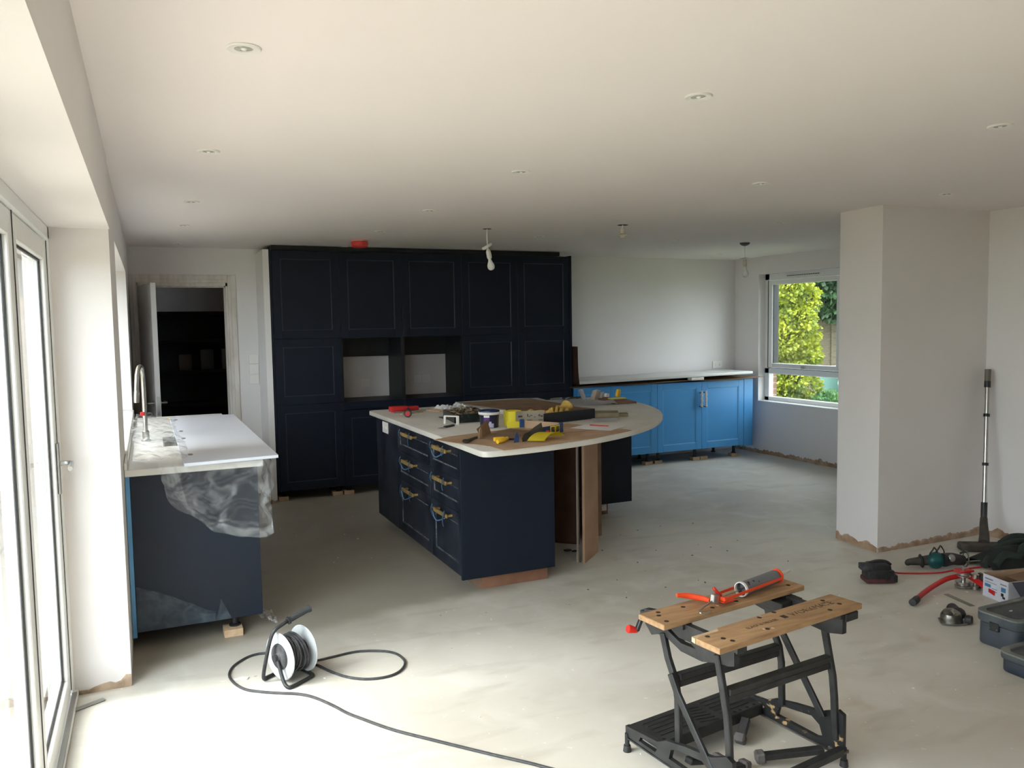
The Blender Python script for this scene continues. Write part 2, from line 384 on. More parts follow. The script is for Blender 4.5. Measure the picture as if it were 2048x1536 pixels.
hd.tube([(-.365, 3.9, 1.06), (-.335, 3.9, 1.062), (-.318, 3.885, 1.062), (-.316, 3.85, 1.060), (-.316, 3.79, 1.052)], .0095, 10)
part('lever_handle', hd, SATIN, lv)
fb = MB().obox((-.30, 3.86, .005), (.13, .026, .007), Euler((0, 0, .5)), .002)
solo('metal_bracket', fb, SATIN, 'flat steel strip lying on the floor at the foot of the white pier', 'bracket', (-.30, 3.86, 0))

# ---- left window, window_1 -------------------------------------------------
w1 = sroot('window_1', (-.40, 5.94, .965))
f = MB()
for a in ((4.73, 4.79), (7.09, 7.15), (5.90, 5.96)): f.box(-.45, -.39, a[0], a[1], .98, 2.09, .004)
f.box(-.45, -.39, 4.73, 7.15, .98, 1.04, .004); f.box(-.45, -.39, 4.73, 7.15, 2.03, 2.09, .004)
part('window_frame', f, FRAME, w1)
for a, b in ((4.79, 5.90), (5.96, 7.09)): part('glass_pane', MB().box(-.425, -.41, a, b, 1.04, 2.03), GLASS, w1)
part('window_sill', MB().box(-.39, XL+.012, 4.735, 7.145, .965, .985, .004), QUARTZ, w1)

# ---- right window, window_2 ------------------------------------------------
w2 = sroot('window_2', (6.94, 7.11, .63))
f = MB(); X0, X1 = 6.90, 6.97
f.box(X0, X1, 7.69, 7.765, .64, 2.18, .005); f.box(X0, X1, 6.46, 6.545, .64, 2.18, .005)
f.box(X0, X1, 6.46, 7.765, .64, .695, .005); f.box(X0, X1, 6.46, 7.765, 2.105, 2.18, .005); f.box(X0, X1, 6.46, 7.765, .975, 1.045, .005)
part('window_frame', f, FRAME, w2)
f = MB(); X0, X1 = 6.875, 6.945; A, B, C_, D_ = 6.56, 7.675, 1.05, 2.10
f.box(X0, X1, A, A+.06, C_, D_, .006); f.box(X0, X1, B-.06, B, C_, D_, .006); f.box(X0, X1, A+.06, B-.06, C_, C_+.055, .006); f.box(X0, X1, A+.06, B-.06, D_-.055, D_, .006)
sash = part('opening_sash', f, FRAME, w2)
g = MB(); g.box(6.89, 6.972, B-.067, B-.06, C_+.055, D_-.055); g.box(6.89, 6.925, A+.06, A+.067, C_+.055, D_-.055); g.box(6.868, 6.874, A, B, C_-.006, C_); g.box(6.868, 6.874, B, B+.006, C_, D_)
part('gasket', g, GASK, sash)
part('glass_pane', MB().box(6.90, 6.92, A+.06, B-.06, C_+.055, D_-.055), GLASSR, sash)
hh = MB().box(6.862, 6.876, 7.07, 7.13, 1.055, 1.085, .003); hh.tube([(6.862, 7.1, 1.07), (6.85, 7.1, 1.062), (6.85, 7.07, 1.05), (6.85, 6.99, 1.05)], .007, 8)
part('window_handle', hh, SATIN, sash)
part('glass_pane', MB().box(6.93, 6.945, 6.545, 7.69, .695, .975), GLASSR, w2)
tv = part('trickle_vent', MB().box(6.885, 6.90, 6.85, 7.40, 2.125, 2.155, .004), FRAME, w2)
sl = MB()
for k in range(15): sl.box(6.882, 6.8855, 6.88+k*.034, 6.905+k*.034, 2.137, 2.145)
part('vent_slots', sl, GASK, tv)
part('window_sill', MB().box(6.785, 6.905, 6.462, 7.763, .632, .648, .004), FRAME, w2)

# brick outer reveal of the right window
t1 = sroot('trim_1', (7.03, 7.76, .63)); sb_ = None
for k in range(21):
    pos = Vector((7.03, 7.757, .665+k*.075))
    if sb_ is None: sb_ = part('brick', MB().obox(pos, (.10, .018, .065), None, .003), mat('brown_brick', (132, 100, 76), .9, rgb2=(104, 78, 60), scale=30), t1, loc=pos)
    else:
        o = sb_.copy(); COL.objects.link(o); o.parent = t1; o.location = pos-Vector(t1.location)
part('mortar', MB().box(6.98, 7.082, 7.759, 7.7645, .63, 2.18), mat('mortar_grey', (178, 172, 160), .95), t1)
# ---- inner door, door_2 ----------------------------------------------------
d2 = sroot('door_2', (.315, YB, 0))
UND = mat('primed_timber', (224, 218, 212), .7, rgb2=(206, 198, 188), scale=4, stretch=(6, 6, 1))
f = MB()
f.box(-.09, -.06, YB-.004, YB+.12, 0, 2.06); f.box(.70, .73, YB-.004, YB+.12, 0, 2.06); f.box(-.09, .73, YB-.004, YB+.12, 2.03, 2.06)
f.box(-.06, -.048, YB+.035, YB+.1, 0, 2.03); f.box(.688, .70, YB+.035, YB+.1, 0, 2.03); f.box(-.06, .70, YB+.035, YB+.1, 2.018, 2.03)
part('door_lining', f, UND, d2)
f = MB()
def arch(x0, x1, z0, z1, vert):
    if vert: f.box(x0, x1, YB-.014, YB, z0, z1, .003); xm = x1 if x0 < .3 else x0; f.box(min(xm, xm+(-.03 if x0 < .3 else .03)), max(xm, xm+(-.03 if x0 < .3 else .03)), YB-.02, YB-.014, z0, z1-.01, .002)
    else: f.box(x0, x1, YB-.014, YB, z0, z1, .003); f.box(x0+.02, x1-.02, YB-.02, YB-.014, z0, z0+.03, .002)
arch(-.133, -.075, 0, 2.135, True); arch(.72, .795, 0, 2.135, True); arch(-.075, .72, 2.06, 2.135, False)
part('architrave', f, UND, d2)
hx, hy, ex, ey = -.045, 8.185, .062, 7.44
lf = part('door_leaf', MB().bar((hx, hy, 1.02), (ex, ey, 1.02), .042, 2.0, .003), mat('door_white', (200, 198, 196), .5, var=.05), d2)
dv = Vector((ex-hx, ey-hy, 0)).normalized(); nv = Vector((dv.y, -dv.x, 0))
for sgn in (1, -1):
    c = Vector((ex, ey, 1.0))-dv*.06+nv*sgn*.021
    h = MB(); h.lathe([(0, 0), (.026, 0), (.026, .008), (0, .008)], c, nv*sgn, 16)
    h.tube([c+nv*sgn*.006, c+nv*sgn*.045, c+nv*sgn*.055-dv*.02, c+nv*sgn*.055-dv*.115], .009, 8)
    part('lever_handle', h, SATIN, lf)
part('lock_plate', MB().bar(Vector((ex, ey, .90))+dv*.0015, Vector((ex, ey, 1.06))+dv*.0015, .024, .004), SATIN, lf)
h = MB()
for z in (.3, 1.0, 1.75): h.box(-.064, -.052, YB-.012, YB-.002, z, z+.09, .002)
part('hinges', h, SATIN, d2)
# the unlit room beyond
room = MB(); room.box(-1.6, 2.6, 10.2, 10.3, 0, CH); room.box(-1.6, -1.5, YB+.12, 10.2, 0, CH); room.box(2.5, 2.6, YB+.12, 10.2, 0, CH)
room.box(-1.6, 2.6, YB+.12, 10.3, CH, CH+.1); room.box(-1.6, 2.6, YB+.12, 10.3, -.1, 0)
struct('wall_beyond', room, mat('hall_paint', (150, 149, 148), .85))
sh = thing('shelf_unit', 'tall black shelving unit standing in the dark room beyond the doorway', 'shelves', (.5, 9.6, 0))
DK = mat('black_lacquer', (7, 8, 10), .6, spec=.15)
b = MB(); b.box(-.4, -.36, 9.3, 9.7, 0, 1.82, .004); b.box(1.3, 1.34, 9.3, 9.7, 0, 1.82, .004); b.box(-.36, 1.3, 9.67, 9.7, 0, 1.82)
part('carcass', b, DK, sh)
for z in (.05, .42, .8, 1.15, 1.48, 1.78): part('shelf', MB().box(-.36, 1.3, 9.3, 9.67, z, z+.035, .003), DK, sh)
for k, (x, z, w_, h_, c_, lb) in enumerate(((.30, 1.185, .13, .17, (34, 34, 36), 'dark grey carton on the black shelves beyond the doorway, middle one'), (.52, 1.185, .13, .22, (28, 28, 30), 'tall dark jar box on the black shelves beyond the doorway'), (.74, 1.185, .11, .22, (70, 66, 62), 'pale upright packet on the black shelves beyond the doorway, nearest the door frame'))):
    solo('storage_box', MB().box(x, x+w_, 9.36, 9.48, z, z+h_, .008, 2), mat('box_tone_%s' % 'abc'[k], c_, .6), lb, 'box', (x+w_/2, 9.42, z), 'boxes on the dark shelves')

# ---- sockets and switches --------------------------------------------------
def plate(parent_or_none, c, w, h, ax, label, cat='socket', toggles=1, group=None, name='wall_socket'):
    """ax: 'y' faces -y, 'x' faces -x"""
    t = thing(name, label, cat, c, group); x, y, z = c; b = MB(); k = MB()
    if ax == 'y':
        b.box(x-w/2, x+w/2, y-.011, y, z-h/2, z+h/2, .002)
        for i in range(toggles):
            cx = x+(i-(toggles-1)/2)*w/(toggles+.3); k.box(cx-.006, cx+.006, y-.014, y-.009, z-.010, z+.012, .001)
    else:
        b.box(x-.009, x, y-w/2, y+w/2, z-h/2, z+h/2, .003)
        for i in range(toggles):
            cy = y+(i-(toggles-1)/2)*w/(toggles+.3); k.box(x-.014, x-.009, cy-.006, cy+.006, z-.010, z+.012, .001)
    part('face_plate', b, WHITEP, t); part('rocker', k, WHITEP, t); return t
plate(None, (.935, YB, 1.325), .09, .088, 'y', 'white double light switch, topmost of three plates right of the doorway', 'switch', 2, 'switch plates by the door', 'light_switch')
plate(None, (.934, YB, 1.226), .088, .088, 'y', 'white single light switch, middle of three plates right of the doorway', 'switch', 1, 'switch plates by the door', 'light_switch')
plate(None, (.933, YB, 1.128), .088, .088, 'y', 'white single light switch, lowest of three plates right of the doorway', 'switch', 1, 'switch plates by the door', 'light_switch')
plate(None, (2.03, YB, 1.05), .088, .088, 'y', 'white socket plate on the wall inside the left open oven niche', 'socket', 1)
plate(None, (2.585, YB, 1.065), .088, .088, 'y', 'white socket plate inside the right open oven niche, left one of two', 'socket', 1)
plate(None, (2.685, YB, 1.065), .088, .088, 'y', 'white socket plate inside the right open oven niche, right one of two', 'socket', 1)
plate(None, (6.52, YB, 1.075), .15, .088, 'y', 'white double wall socket above the light blue cabinets', 'socket', 2)

# ================================================================== CABINETS
def front_panel(mb, edge, x0, x1, z0, z1, y, ax='y', fr_=.075, t=.02, rec=.008):
    """shaker front: frame, recessed field; the bead round the field goes in `edge`"""
    def B(m, a, b, c, d, y0, y1, bev=0):
        if ax == 'y': m.box(a, b, y0, y1, c, d, bev)
        else: m.box(y0, y1, a, b, c, d, bev)
    g = .0015; a, b, c, d = x0+g, x1-g, z0+g, z1-g
    fr_ = min(fr_, (d-c)*.27, (b-a)*.3)
    B(mb, a, a+fr_, c, d, y, y+t, .0015); B(mb, b-fr_, b, c, d, y, y+t, .0015)
    B(mb, a+fr_, b-fr_, c, c+fr_, y, y+t, .0015); B(mb, a+fr_, b-fr_, d-fr_, d, y, y+t, .0015)
    B(mb, a+fr_-.004, b-fr_+.004, c+fr_-.004, d-fr_+.004, y+rec, y+t-.002)
    w = .008; a2, b2, c2, d2 = a+fr_, b-fr_, c+fr_, d-fr_
    for (p, q, r_, s_) in ((a2, a2+w, c2, d2), (b2-w, b2, c2, d2), (a2+w, b2-w, c2, c2+w), (a2+w, b2-w, d2-w, d2)): B(edge, p, q, r_, s_, y+rec*.25, y+rec+.002, .002)
def front(name, parent, mt, mte, x0, x1, z0, z1, y, ax='y', fr_=.075):
    a, e = MB(), MB(); front_panel(a, e, x0, x1, z0, z1, y, ax, fr_)
    o = part(name, a, mt, parent); part('bead_moulding', e, mte, o); return o
def feet(parent, pts, z0, z1):
    for x, y in pts:
        part('leg', MB().lathe([(0, z0), (.03, z0), (.03, z0+.008), (.017, z0+.014), (.017, z1-.01), (.026, z1), (0, z1)], (x, y, 0), n=14), BLK, parent)
# tall bank ------------------------------------------------------------------
YF = 7.68; TB = [1.062, 1.68, 2.29, 2.914, 3.534, 4.15]; Z0, Z1, ZM, ZL = .098, 2.335, 1.52, .905
tallnames = ['tall navy cabinet at the left end of the bank, beside the light switches', 'tall navy cabinet with the left open oven niche', 'tall navy cabinet with the right open oven niche', 'tall navy cabinet just right of the oven niches', 'tall navy cabinet at the right end of the bank, next to the blue cabinets']
for i in range(5):
    a, b = TB[i], TB[i+1]
    t = thing('tall_cabinet', tallnames[i], 'cabinet', ((a+b)/2, 7.95, 0), 'tall navy cabinets on the back wall')
    c = MB(); c.box(a, a+.018, YF+.022, 8.17, Z0, Z1); c.box(b-.018, b, YF+.022, 8.17, Z0, Z1)
    c.box(a+.018, b-.018, YF+.022, 8.17, Z0, Z0+.018); c.box(a+.018, b-.018, YF+.022, 8.17, Z1-.018, Z1)
    c.box(a+.018, b-.018, YF+.022, 8.17, ZM-.006, ZM+.012); c.box(a+.018, b-.018, YF+.022, 8.17, ZL-.018, ZL)
    if i in (1, 2): c.box(a+.018, b-.018, 8.14, 8.15, 1.322, ZM); c.box(a+.018, b-.018, 8.14, 8.15, Z0, ZL)
    else: c.box(a+.018, b-.018, 8.14, 8.15, Z0, Z1)
    part('carcass', c, BLACKC if i in (1, 2) else NAVY, t)
    front('door', t, NAVY, NAVYHL, a, b, ZM, Z1, YF)
    if i not in (1, 2): front('door', t, NAVY, NAVYHL, a, b, ZL, ZM, YF)
    else: part('rail', MB().box(a+.002, b-.002, YF, YF+.02, ZL-.075, ZL, .001), NAVY, t)
    front('door', t, NAVY, NAVYHL, a, b, Z0, ZL if i not in (1, 2) else ZL-.078, YF)
    feet(t, ((a+.05, 7.76), (b-.05, 7.76)), .04 if i < 1 else 0, Z0) if i != 1 else (feet(t, ((a+.05, 7.76),), .04, Z0), feet(t, ((b-.05, 7.76),), 0, Z0))
    feet(t, ((a+.05, 8.1), (b-.05, 8.1)), 0, Z0)
    if i == 0: part('end_panel', MB().box(1.04, 1.06, YF-.004, 8.19, Z0-.01, Z1+.008, .001), NAVY, t)
part('end_panel', MB().box(4.151, 4.171, YF-.004, 8.19, Z0-.01, Z1+.008, .001), NAVY, t)
solo('cornice_board', MB().prism([(1.07, 7.72), (4.05, 7.715), (3.9, 7.9), (1.07, 7.95)], Z1+.004, CH-.004), BLACKC, 'black filler board lying on top of the tall navy cabinets', 'board', (2.5, 7.8, Z1+.004))
def block(x, y, label, group, w=.09, d=.07, h=.04, rz=0., mt=None, t=[0]):
    t[0] += 1
    return solo('wood_block', MB().obox((x, y, h/2), (w, d, h), Euler((0, 0, rz)), .002), mt or WOOD, label, 'wood block', (x, y, 0), group)
G = 'wood blocks under the tall cabinets'
block(1.102, 7.755, 'pine block under the far left foot of the tall navy cabinets', G)
block(1.612, 7.755, 'pine block under the tall cabinets, left of the touching pair', G, .098)
block(1.722, 7.755, 'pine block under the tall cabinets, right of the touching pair', G, .098)

# blue bank -----------------------------------------------------------------
BY = 7.6; bz0, bz1 = .142, .928
for a, b, lb in ((4.185, 5.212, 'light blue double base cabinet next to the tall navy cabinets'), (5.212, 6.44, 'light blue double base cabinet with wrapped handles near the window')):
    t = thing('base_cabinet', lb, 'cabinet', ((a+b)/2, 7.88, 0), 'light blue base cabinets')
    c = MB(); c.box(a, a+.018, BY+.022, 8.15, bz0, bz1); c.box(b-.018, b, BY+.022, 8.15, bz0, bz1); c.box(a+.018, b-.018, BY+.022, 8.15, bz0, bz0+.018); c.box(a+.018, b-.018, 8.13, 8.15, bz0, bz1); c.box(a+.018, b-.018, BY+.022, 8.15, bz1-.018, bz1)
    part('carcass', c, BLUE, t)
    md = 4.60 if a < 5 else 5.828
    front('door', t, BLUE, BLUEE, a, md, bz0, bz1, BY); front('door', t, BLUE, BLUEE, md, b, bz0, bz1, BY)
    feet(t, ((b-.07, 7.70),) if a < 5 else ((a+.07, 7.70), (md-.03, 7.70), (b-.07, 7.70)), .04, bz0)
    feet(t, ((a+.07, 8.08), (b-.07, 8.08)) + (((a+.07, 7.70), (md, 7.70)) if a < 5 else ()), 0, bz0)
    if a > 5:
        for sx in (-1, 1):
            x = md+sx*.030
            h = MB(); h.tube([(x, BY, .80), (x, BY-.03, .802), (x, BY-.034, .78), (x, BY-.034, .66), (x, BY-.03, .638), (x, BY, .64)], .006, 8, sub=4)
            hn = part('bar_handle', h, mat('dark_bronze', (78, 66, 50), .4, .8), t)
            ww = MB()
            for j in range(9):
                z = .64+j*.02; ww.tube([(x+sx*.004*math.sin(j*2), BY-.036, z), (x+sx*.003*math.cos(j*3), BY-.036, z+.024)], .014-.002*(j % 3), 8, smooth=False)
            part('foam_wrap', ww, mat('white_foam', (214, 208, 196), .9, bump=.3), hn)
part('filler_strip', MB().box(6.442, 6.572, BY-.003, BY+.018, bz0-.012, bz1+.004, .001), BLUE, t)
G = 'wood blocks under the blue cabinets'
block(5.142, 7.70, 'wood block under the blue cabinets, nearest the island', G, .10)
block(5.285, 7.72, 'wood block under the blue cabinets, second from the island', G, .10)
block(5.80, 7.70, 'wood block under the wrapped handles of the blue cabinets, left of two', G, .10)
block(5.912, 7.70, 'wood block under the wrapped handles of the blue cabinets, right of two', G, .10)
block(6.37, 7.70, 'wood block under the blue cabinets at the window end', G, .11)
# slab and packing on the blue bank
cb = MB().grid(lambda u, v: Vector((4.13+u*2.60, 7.555+v*.55-(.03 if u > .9 else 0)*0, .931+.012*math.sin(u*3.1)+.006*math.sin(u*14+v*2)+(.012*(u-.8)*5 if u > .8 else 0))), 30, 6, .006)
solo('cardboard_sheet', cb, CARD, 'long warped cardboard sheet lying on the light blue cabinets under the white worktop', 'cardboard', (5.4, 7.85, .93))
pb = solo('packing_block', MB().box(5.68, 5.86, 7.60, 7.68, .946, .978, .004), WHITEP, 'white packing piece propping up the worktop on the blue cabinets', 'spacer', (5.77, 7.64, .946))
sb = MB().obox((5.39, 7.88, .993), (2.37, .56, .03), Euler((0, -.0105, 0)), .004, 2)
solo('loose_worktop', sb, QUARTZ, 'long white worktop slab lying loose on the light blue cabinets', 'worktop', (5.39, 7.88, .98))
cs = MB().grid(lambda u, v: Vector((4.185+.035*(1-math.cos(min(1, (1-v)*2.2)*0))+(0.02*(1-v)**3), 7.58+u*.25, .955+v*.42)), 2, 10, .006)
solo('cardboard_strip', cs, mat('dark_card', (84, 60, 46), .85), 'dark brown card edge leaning upright against the side of the tall cabinets', 'cardboard', (4.19, 7.7, .955))

# sink run -------------------------------------------------------------------
SP = 4.42  # front plane of the sink end panel
t = thing('sink_cabinet', 'navy sink cabinet with a tall plain end panel, below the white worktop', 'cabinet', (.2, 5.6, 0))
c = MB(); c.box(-.115, .469, SP+.02, 7.0, .098, .116); c.box(-.115, -.10, SP+.02, 7.0, .116, .885); c.box(.45, .469, SP+.02, 5.15, .116, .885); c.box(-.10, .45, SP+.02, SP+.04, .116, .885); c.box(-.10, .469, 6.98, 7.0, .116, .885); part('carcass', c, NAVY, t)
ep_ = part('end_panel', MB().box(-.112, .50, SP, SP+.02, .095, .893, .0015), mat('navy_gloss_panel', (20, 32, 50), .45, rgb2=(30, 36, 46), scale=1.6, spec=.28), t)
for k in range(4):
    y0 = SP+.022+k*.64; a, e = MB(), MB(); front_panel(a, e, y0, y0+.64, .098, .885, -.49, 'x')
    for q_ in (a, e): bmesh.ops.scale(q_.bm, vec=(-1, 1, 1), verts=q_.bm.verts)
    o = part('door', a, NAVY, t); part('bead_moulding', e, NAVYHL, o)
part('blue_edge_strip', MB().box(-.133, -.1125, SP-.006, SP+.02, .07, .895, .001), mat('strip_blue', (88, 152, 200), .4), t, label='light blue edge strip')
feet(t, ((.36, 4.47),), .04, .098); feet(t, ((.0, 4.75), (.42, 5.7), (.42, 6.9), (.0, 6.9)), 0, .098)
solo('wood_block', MB().box(.30, .395, 4.40, 4.50, 0, .04, .002), ENDW, 'pale pine block under the front foot of the sink cabinet', 'wood block', (.35, 4.45, 0), 'wood blocks under the sink run')
t = thing('sink_worktop', 'white stone worktop with undermounted sink along the window wall', 'worktop', (.2, 5.6, .9))
c = MB(); c.box(-.133, .53, 4.40, 5.20, .895, .93, .003); c.box(-.133, .53, 5.68, 7.02, .895, .93, .003); c.box(-.133, .06, 5.20, 5.68, .895, .93); c.box(.46, .53, 5.20, 5.68, .895, .93)
part('slab', c, QUARTZ, t)
c = MB(); c.box(.06, .07, 5.2, 5.68, .73, .905); c.box(.45, .46, 5.2, 5.68, .73, .905); c.box(.07, .45, 5.2, 5.21, .73, .905); c.box(.07, .45, 5.67, 5.68, .73, .905); c.box(.06, .46, 5.2, 5.68, .72, .73)
part('sink_bowl', c, mat('dark_sink', (40, 40, 42), .35), t)
part('upstand', MB().box(-.134, -.12, 4.40, 7.02, .93, .966, .002), QUARTZ, t)
t = thing('loose_worktop', 'white board laid loose over the sink worktop, overhanging its front corner', 'worktop', (.36, 5.5, .931))
LB = MB().prism([(.139, 4.30), (.600, 4.345), (.588, 6.62), (.127, 6.70)], .942, .957)
part('slab', LB, mat('board_white', (216, 222, 233), .4, var=.02), t)
c = MB(); c.box(.16, .56, 4.6, 4.66, .9305, .942); c.box(.16, .56, 6.4, 6.46, .9305, .942)
part('batten', c, WHITEP, t)
sl = MB()
for x, y in ((.172, 4.60), (.165, 5.31), (.165, 5.70), (.155, 6.44)): sl.lathe([(0, .9571), (.012, .9571), (.012, .9576), (0, .9576)], (x+.01, y, 0), n=14, sx=1.1, sy=3)
part('drilled_slots', sl, mat('slot_grey', (120, 116, 108), .7), t)
# tap
t = thing('kitchen_tap', 'tall brushed steel swan-neck tap with a red tag behind the sink', 'tap', (-.035, 5.53, .93))
c = MB(); c.lathe([(0, 0), (.028, 0), (.028, .006), (.02, .012), (.02, .06), (.0155, .065), (0, .065)], (-.035, 5.53, .93), n=20)
c.tube([(-.035, 5.53, .98), (-.035, 5.53, 1.15), (-.035, 5.53, 1.30), (-.037, 5.515, 1.36), (-.043, 5.475, 1.395), (-.055, 5.425, 1.395), (-.066, 5.39, 1.355), (-.071, 5.375, 1.30), (-.074, 5.372, 1.255)], .0135, 14)
part('spout', c, CHROME, t)
part('spray_head', MB().lathe([(0, 0), (.0155, 0), (.0165, .01), (.0165, .065), (.013, .075), (0, .075)], (-.0765, 5.372, 1.185), (.06, 0, 1), 16), CHROME, t)
part('tag', MB().box(-.062, -.036, 5.505, 5.514, 1.09, 1.115, .004), RED, t, label='red tag')
part('lever', MB().tube([(-.02, 5.53, 1.10), (.004, 5.525, 1.10), (.012, 5.52, 1.085)], .008, 8), BLK, t)

# film over the sink end ----------------------------------------------------
def nz3(v, s, k=0.): return noise.noise(Vector((v[0]*s+k, v[1]*s-k, v[2]*s+2*k)))
def cloth_drape(u, v):
    # u across from the left hem to the front corner, v down
    top = Vector((.02+.52*u, 4.385, .955)); bot = Vector((.05+.50*u+.03*math.sin(u*9), 4.365, .80-.30*u**.55+.05*max(0, u-.8)*5))
    p = top.lerp(bot, v); k = nz3((u*5, v*5, 0), 1.0, 3.)
    p.y -= .018*abs(math.sin((u*1.2+v*1.9)*8+3*k))+.012+.02*v; p.x += .010*k; return p
fm = MB().grid(cloth_drape, 70, 46)
def side_drape(u, v):
    p = Vector((.535+.03*math.sin(v*6)+.02*v, 4.35+.42*u, .95-.34*v*(1-.35*u))); k = nz3((u*4, v*5, 1), 1.2, 7.); p.x += .022*k+.012*math.sin(v*16+u*9); return p
fm.grid(side_drape, 24, 34)
def top_sheet(u, v):
    p = Vector((-.11+.27*u+.015*math.sin(v*7), 4.42+v*2.1, .958)); k = nz3((u*3, v*14, 2), 1.1, 1.); p.z += .028*abs(k)+.012*abs(math.sin(u*11+v*23+3*k))+.10*max(0, v-.62)*max(0, 1-u*1.6); return p
fm.grid(top_sheet, 26, 90)
for (ua, ub, va, vb, oy) in ((.02, 1, .88, 1.0, .006), (.0, .16, .05, .9, .005), (.25, .9, .80, .84, .004)):
    fm2 = MB().grid(lambda u, v, ua=ua, ub=ub, va=va, vb=vb, oy=oy: cloth_drape(ua+(ub-ua)*u, va+(vb-va)*v+.012*math.sin(u*30))+Vector((0, -oy-.004*abs(math.sin(u*60+v*5)), 0)), 60, 6)
    me_ = bpy.data.meshes.new('tmp'); fm2.bm.to_mesh(me_); fm2.bm.free(); fm.bm.from_mesh(me_); bpy.data.meshes.remove(me_)
solo('plastic_sheet', fm, FILM, 'crumpled clear polythene sheet draped over the sink worktop corner', 'plastic sheet', (.2, 4.6, .95), angle=3.2)
fb = MB()
def peel(u, v):
    a = -.108+.37*u; p = Vector((a, 4.412, .10+(.05+.19*(1-u)**1.6+.04*math.sin(u*PI))*v)); k = nz3((u*6, v*4, 0), 1.3, 9.); p.y -= .004+.016*abs(math.sin(u*9+v*4+3*k))*(.4+v*.6); return p
fb.grid(peel, 40, 12)
fb.grid(lambda u, v: Vector((.262+.05*u+.03*v, 4.412-.012*math.sin(u*PI)-.004, .10+.11*v*(1-u))), 8, 8)
solo('protective_film', fb, FILMB, 'peeling bluish protective film along the foot of the sink end panel', 'plastic film', (.1, 4.41, .1), angle=3.2)
sc_ = MB().grid(lambda u, v: Vector((.49+.09*u, 4.45+.22*v, .012+.05*abs(nz3((u*4, v*6, 0), 1.4, 4.))+.05*(1-u)*(1-v))), 12, 16)
solo('plastic_scrap', sc_, FILMC, 'scrap of clear plastic on the floor by the front foot of the sink cabinet', 'plastic', (.53, 4.55, 0), angle=3.2)
sp_ = MB(); sp_.obox((.16, 6.86, .935), (.10, .012, .006), Euler((0, 0, .2)), .001)
solo('yellow_strip', sp_, YEL, 'small yellow strip lying at the far end of the sink worktop', 'strip', (.16, 6.86, .93))

# ================================================================== ISLAND
TZ = .93
def island_cab(label, y0, y1, splits, x0=1.67, x1=2.27):
    t = thing('drawer_cabinet', label, 'cabinet', (x0+.3, (y0+y1)/2, 0), 'navy drawer cabinets of the island')
    c = MB(); c.box(x0+.021, x1, y0+.002, y1-.002, .10, .893); part('carcass', c, NAVYD, t)
    for a, b in splits:
        m1, e1 = MB(), MB(); front_panel(m1, e1, y0, y1, a, b, x0, 'x', .07)
        d = part('drawer_front', m1, NAVYD, t); part('bead_moulding', e1, DUST, d)
        yc = (y0+y1)/2+(.03 if y1 > 5.5 else 0); zc = b-.042; hw = .13; rnd = random.Random(int(b*1000+y0*77))
        h = MB(); h.box(x0-.047, x0-.033, yc-hw, yc+hw, zc-.012, zc+.012, .003)
        h.box(x0-.036, x0+.002, yc-hw+.008, yc-hw+.022, zc-.006, zc+.006); h.box(x0-.036, x0+.002, yc+hw-.022, yc+hw-.008, zc-.006, zc+.006)
        part('bar_handle', h, BRASS, d)
        tp = MB(); k = rnd.random
        for s_, drop in ((1, .02+.04*k()), (-1, .02+.05*k())):
            yy = yc+s_*(hw-.015)
            tp.grid(lambda u, v: Vector((x0-.050-.012*math.sin(v*3), yy+(u-.5)*.020+.03*s_*-v*v*.6, zc+.035-(drop+.035)*v)), 4, 6, .0008)
        if k() > .6: tp.tube([(x0-.05, yc+hw-.01, zc-.01), (x0-.055, yc+.03, zc-.04-.02*k()), (x0-.052, yc-hw+.01, zc-.012)], .004, 6, sub=4)
        part('masking_tape', tp, TAPE, d)
    return t
near_cab = island_cab('navy drawer cabinet at the near end of the island with a plain navy end panel', 4.482, 5.05, ((.695, .893), (.49, .695), (.10, .49)))
island_cab('navy drawer cabinet of the island beside the socket panel', 5.05, 5.815, ((.695, .893), (.49, .695), (.10, .49)))
t = thing('end_cabinet', 'plain dusty navy cabinet at the far left end of the island with a socket', 'cabinet', (1.97, 6.11, 0))
part('carcass', MB().box(1.69, 2.27, 5.819, 6.41, .10, .893), NAVYD, t); part('side_panel', MB().box(1.67, 1.689, 5.818, 6.412, .098, .893, .0015), NAVYD, t)
plate(None, (1.669, 6.125, .835), .15, .088, 'x', 'white double socket on the far end of the dark island side', 'socket', 2)
part('end_panel', MB().box(1.658, 2.284, 4.458, 4.479, .092, .893, .0015), NAVY, near_cab, label='wide plain navy end panel facing the room')
t = thing('plinth', 'bare brown plinth boards under the near end of the island', 'plinth', (2.0, 4.6, 0))
part('front_board', MB().box(1.81, 2.262, 4.525, 4.543, 0, .0985, .001), mat('plinth_brown', (150, 108, 84), .8, rgb2=(132, 92, 70), scale=6), t)
part('side_board', MB().box(1.792, 1.81, 4.528, 6.38, 0, .0985, .001), MDF, t)
part('rear_board', MB().box(1.81, 2.20, 6.36, 6.38, 0, .0985, .001), MDF, t)
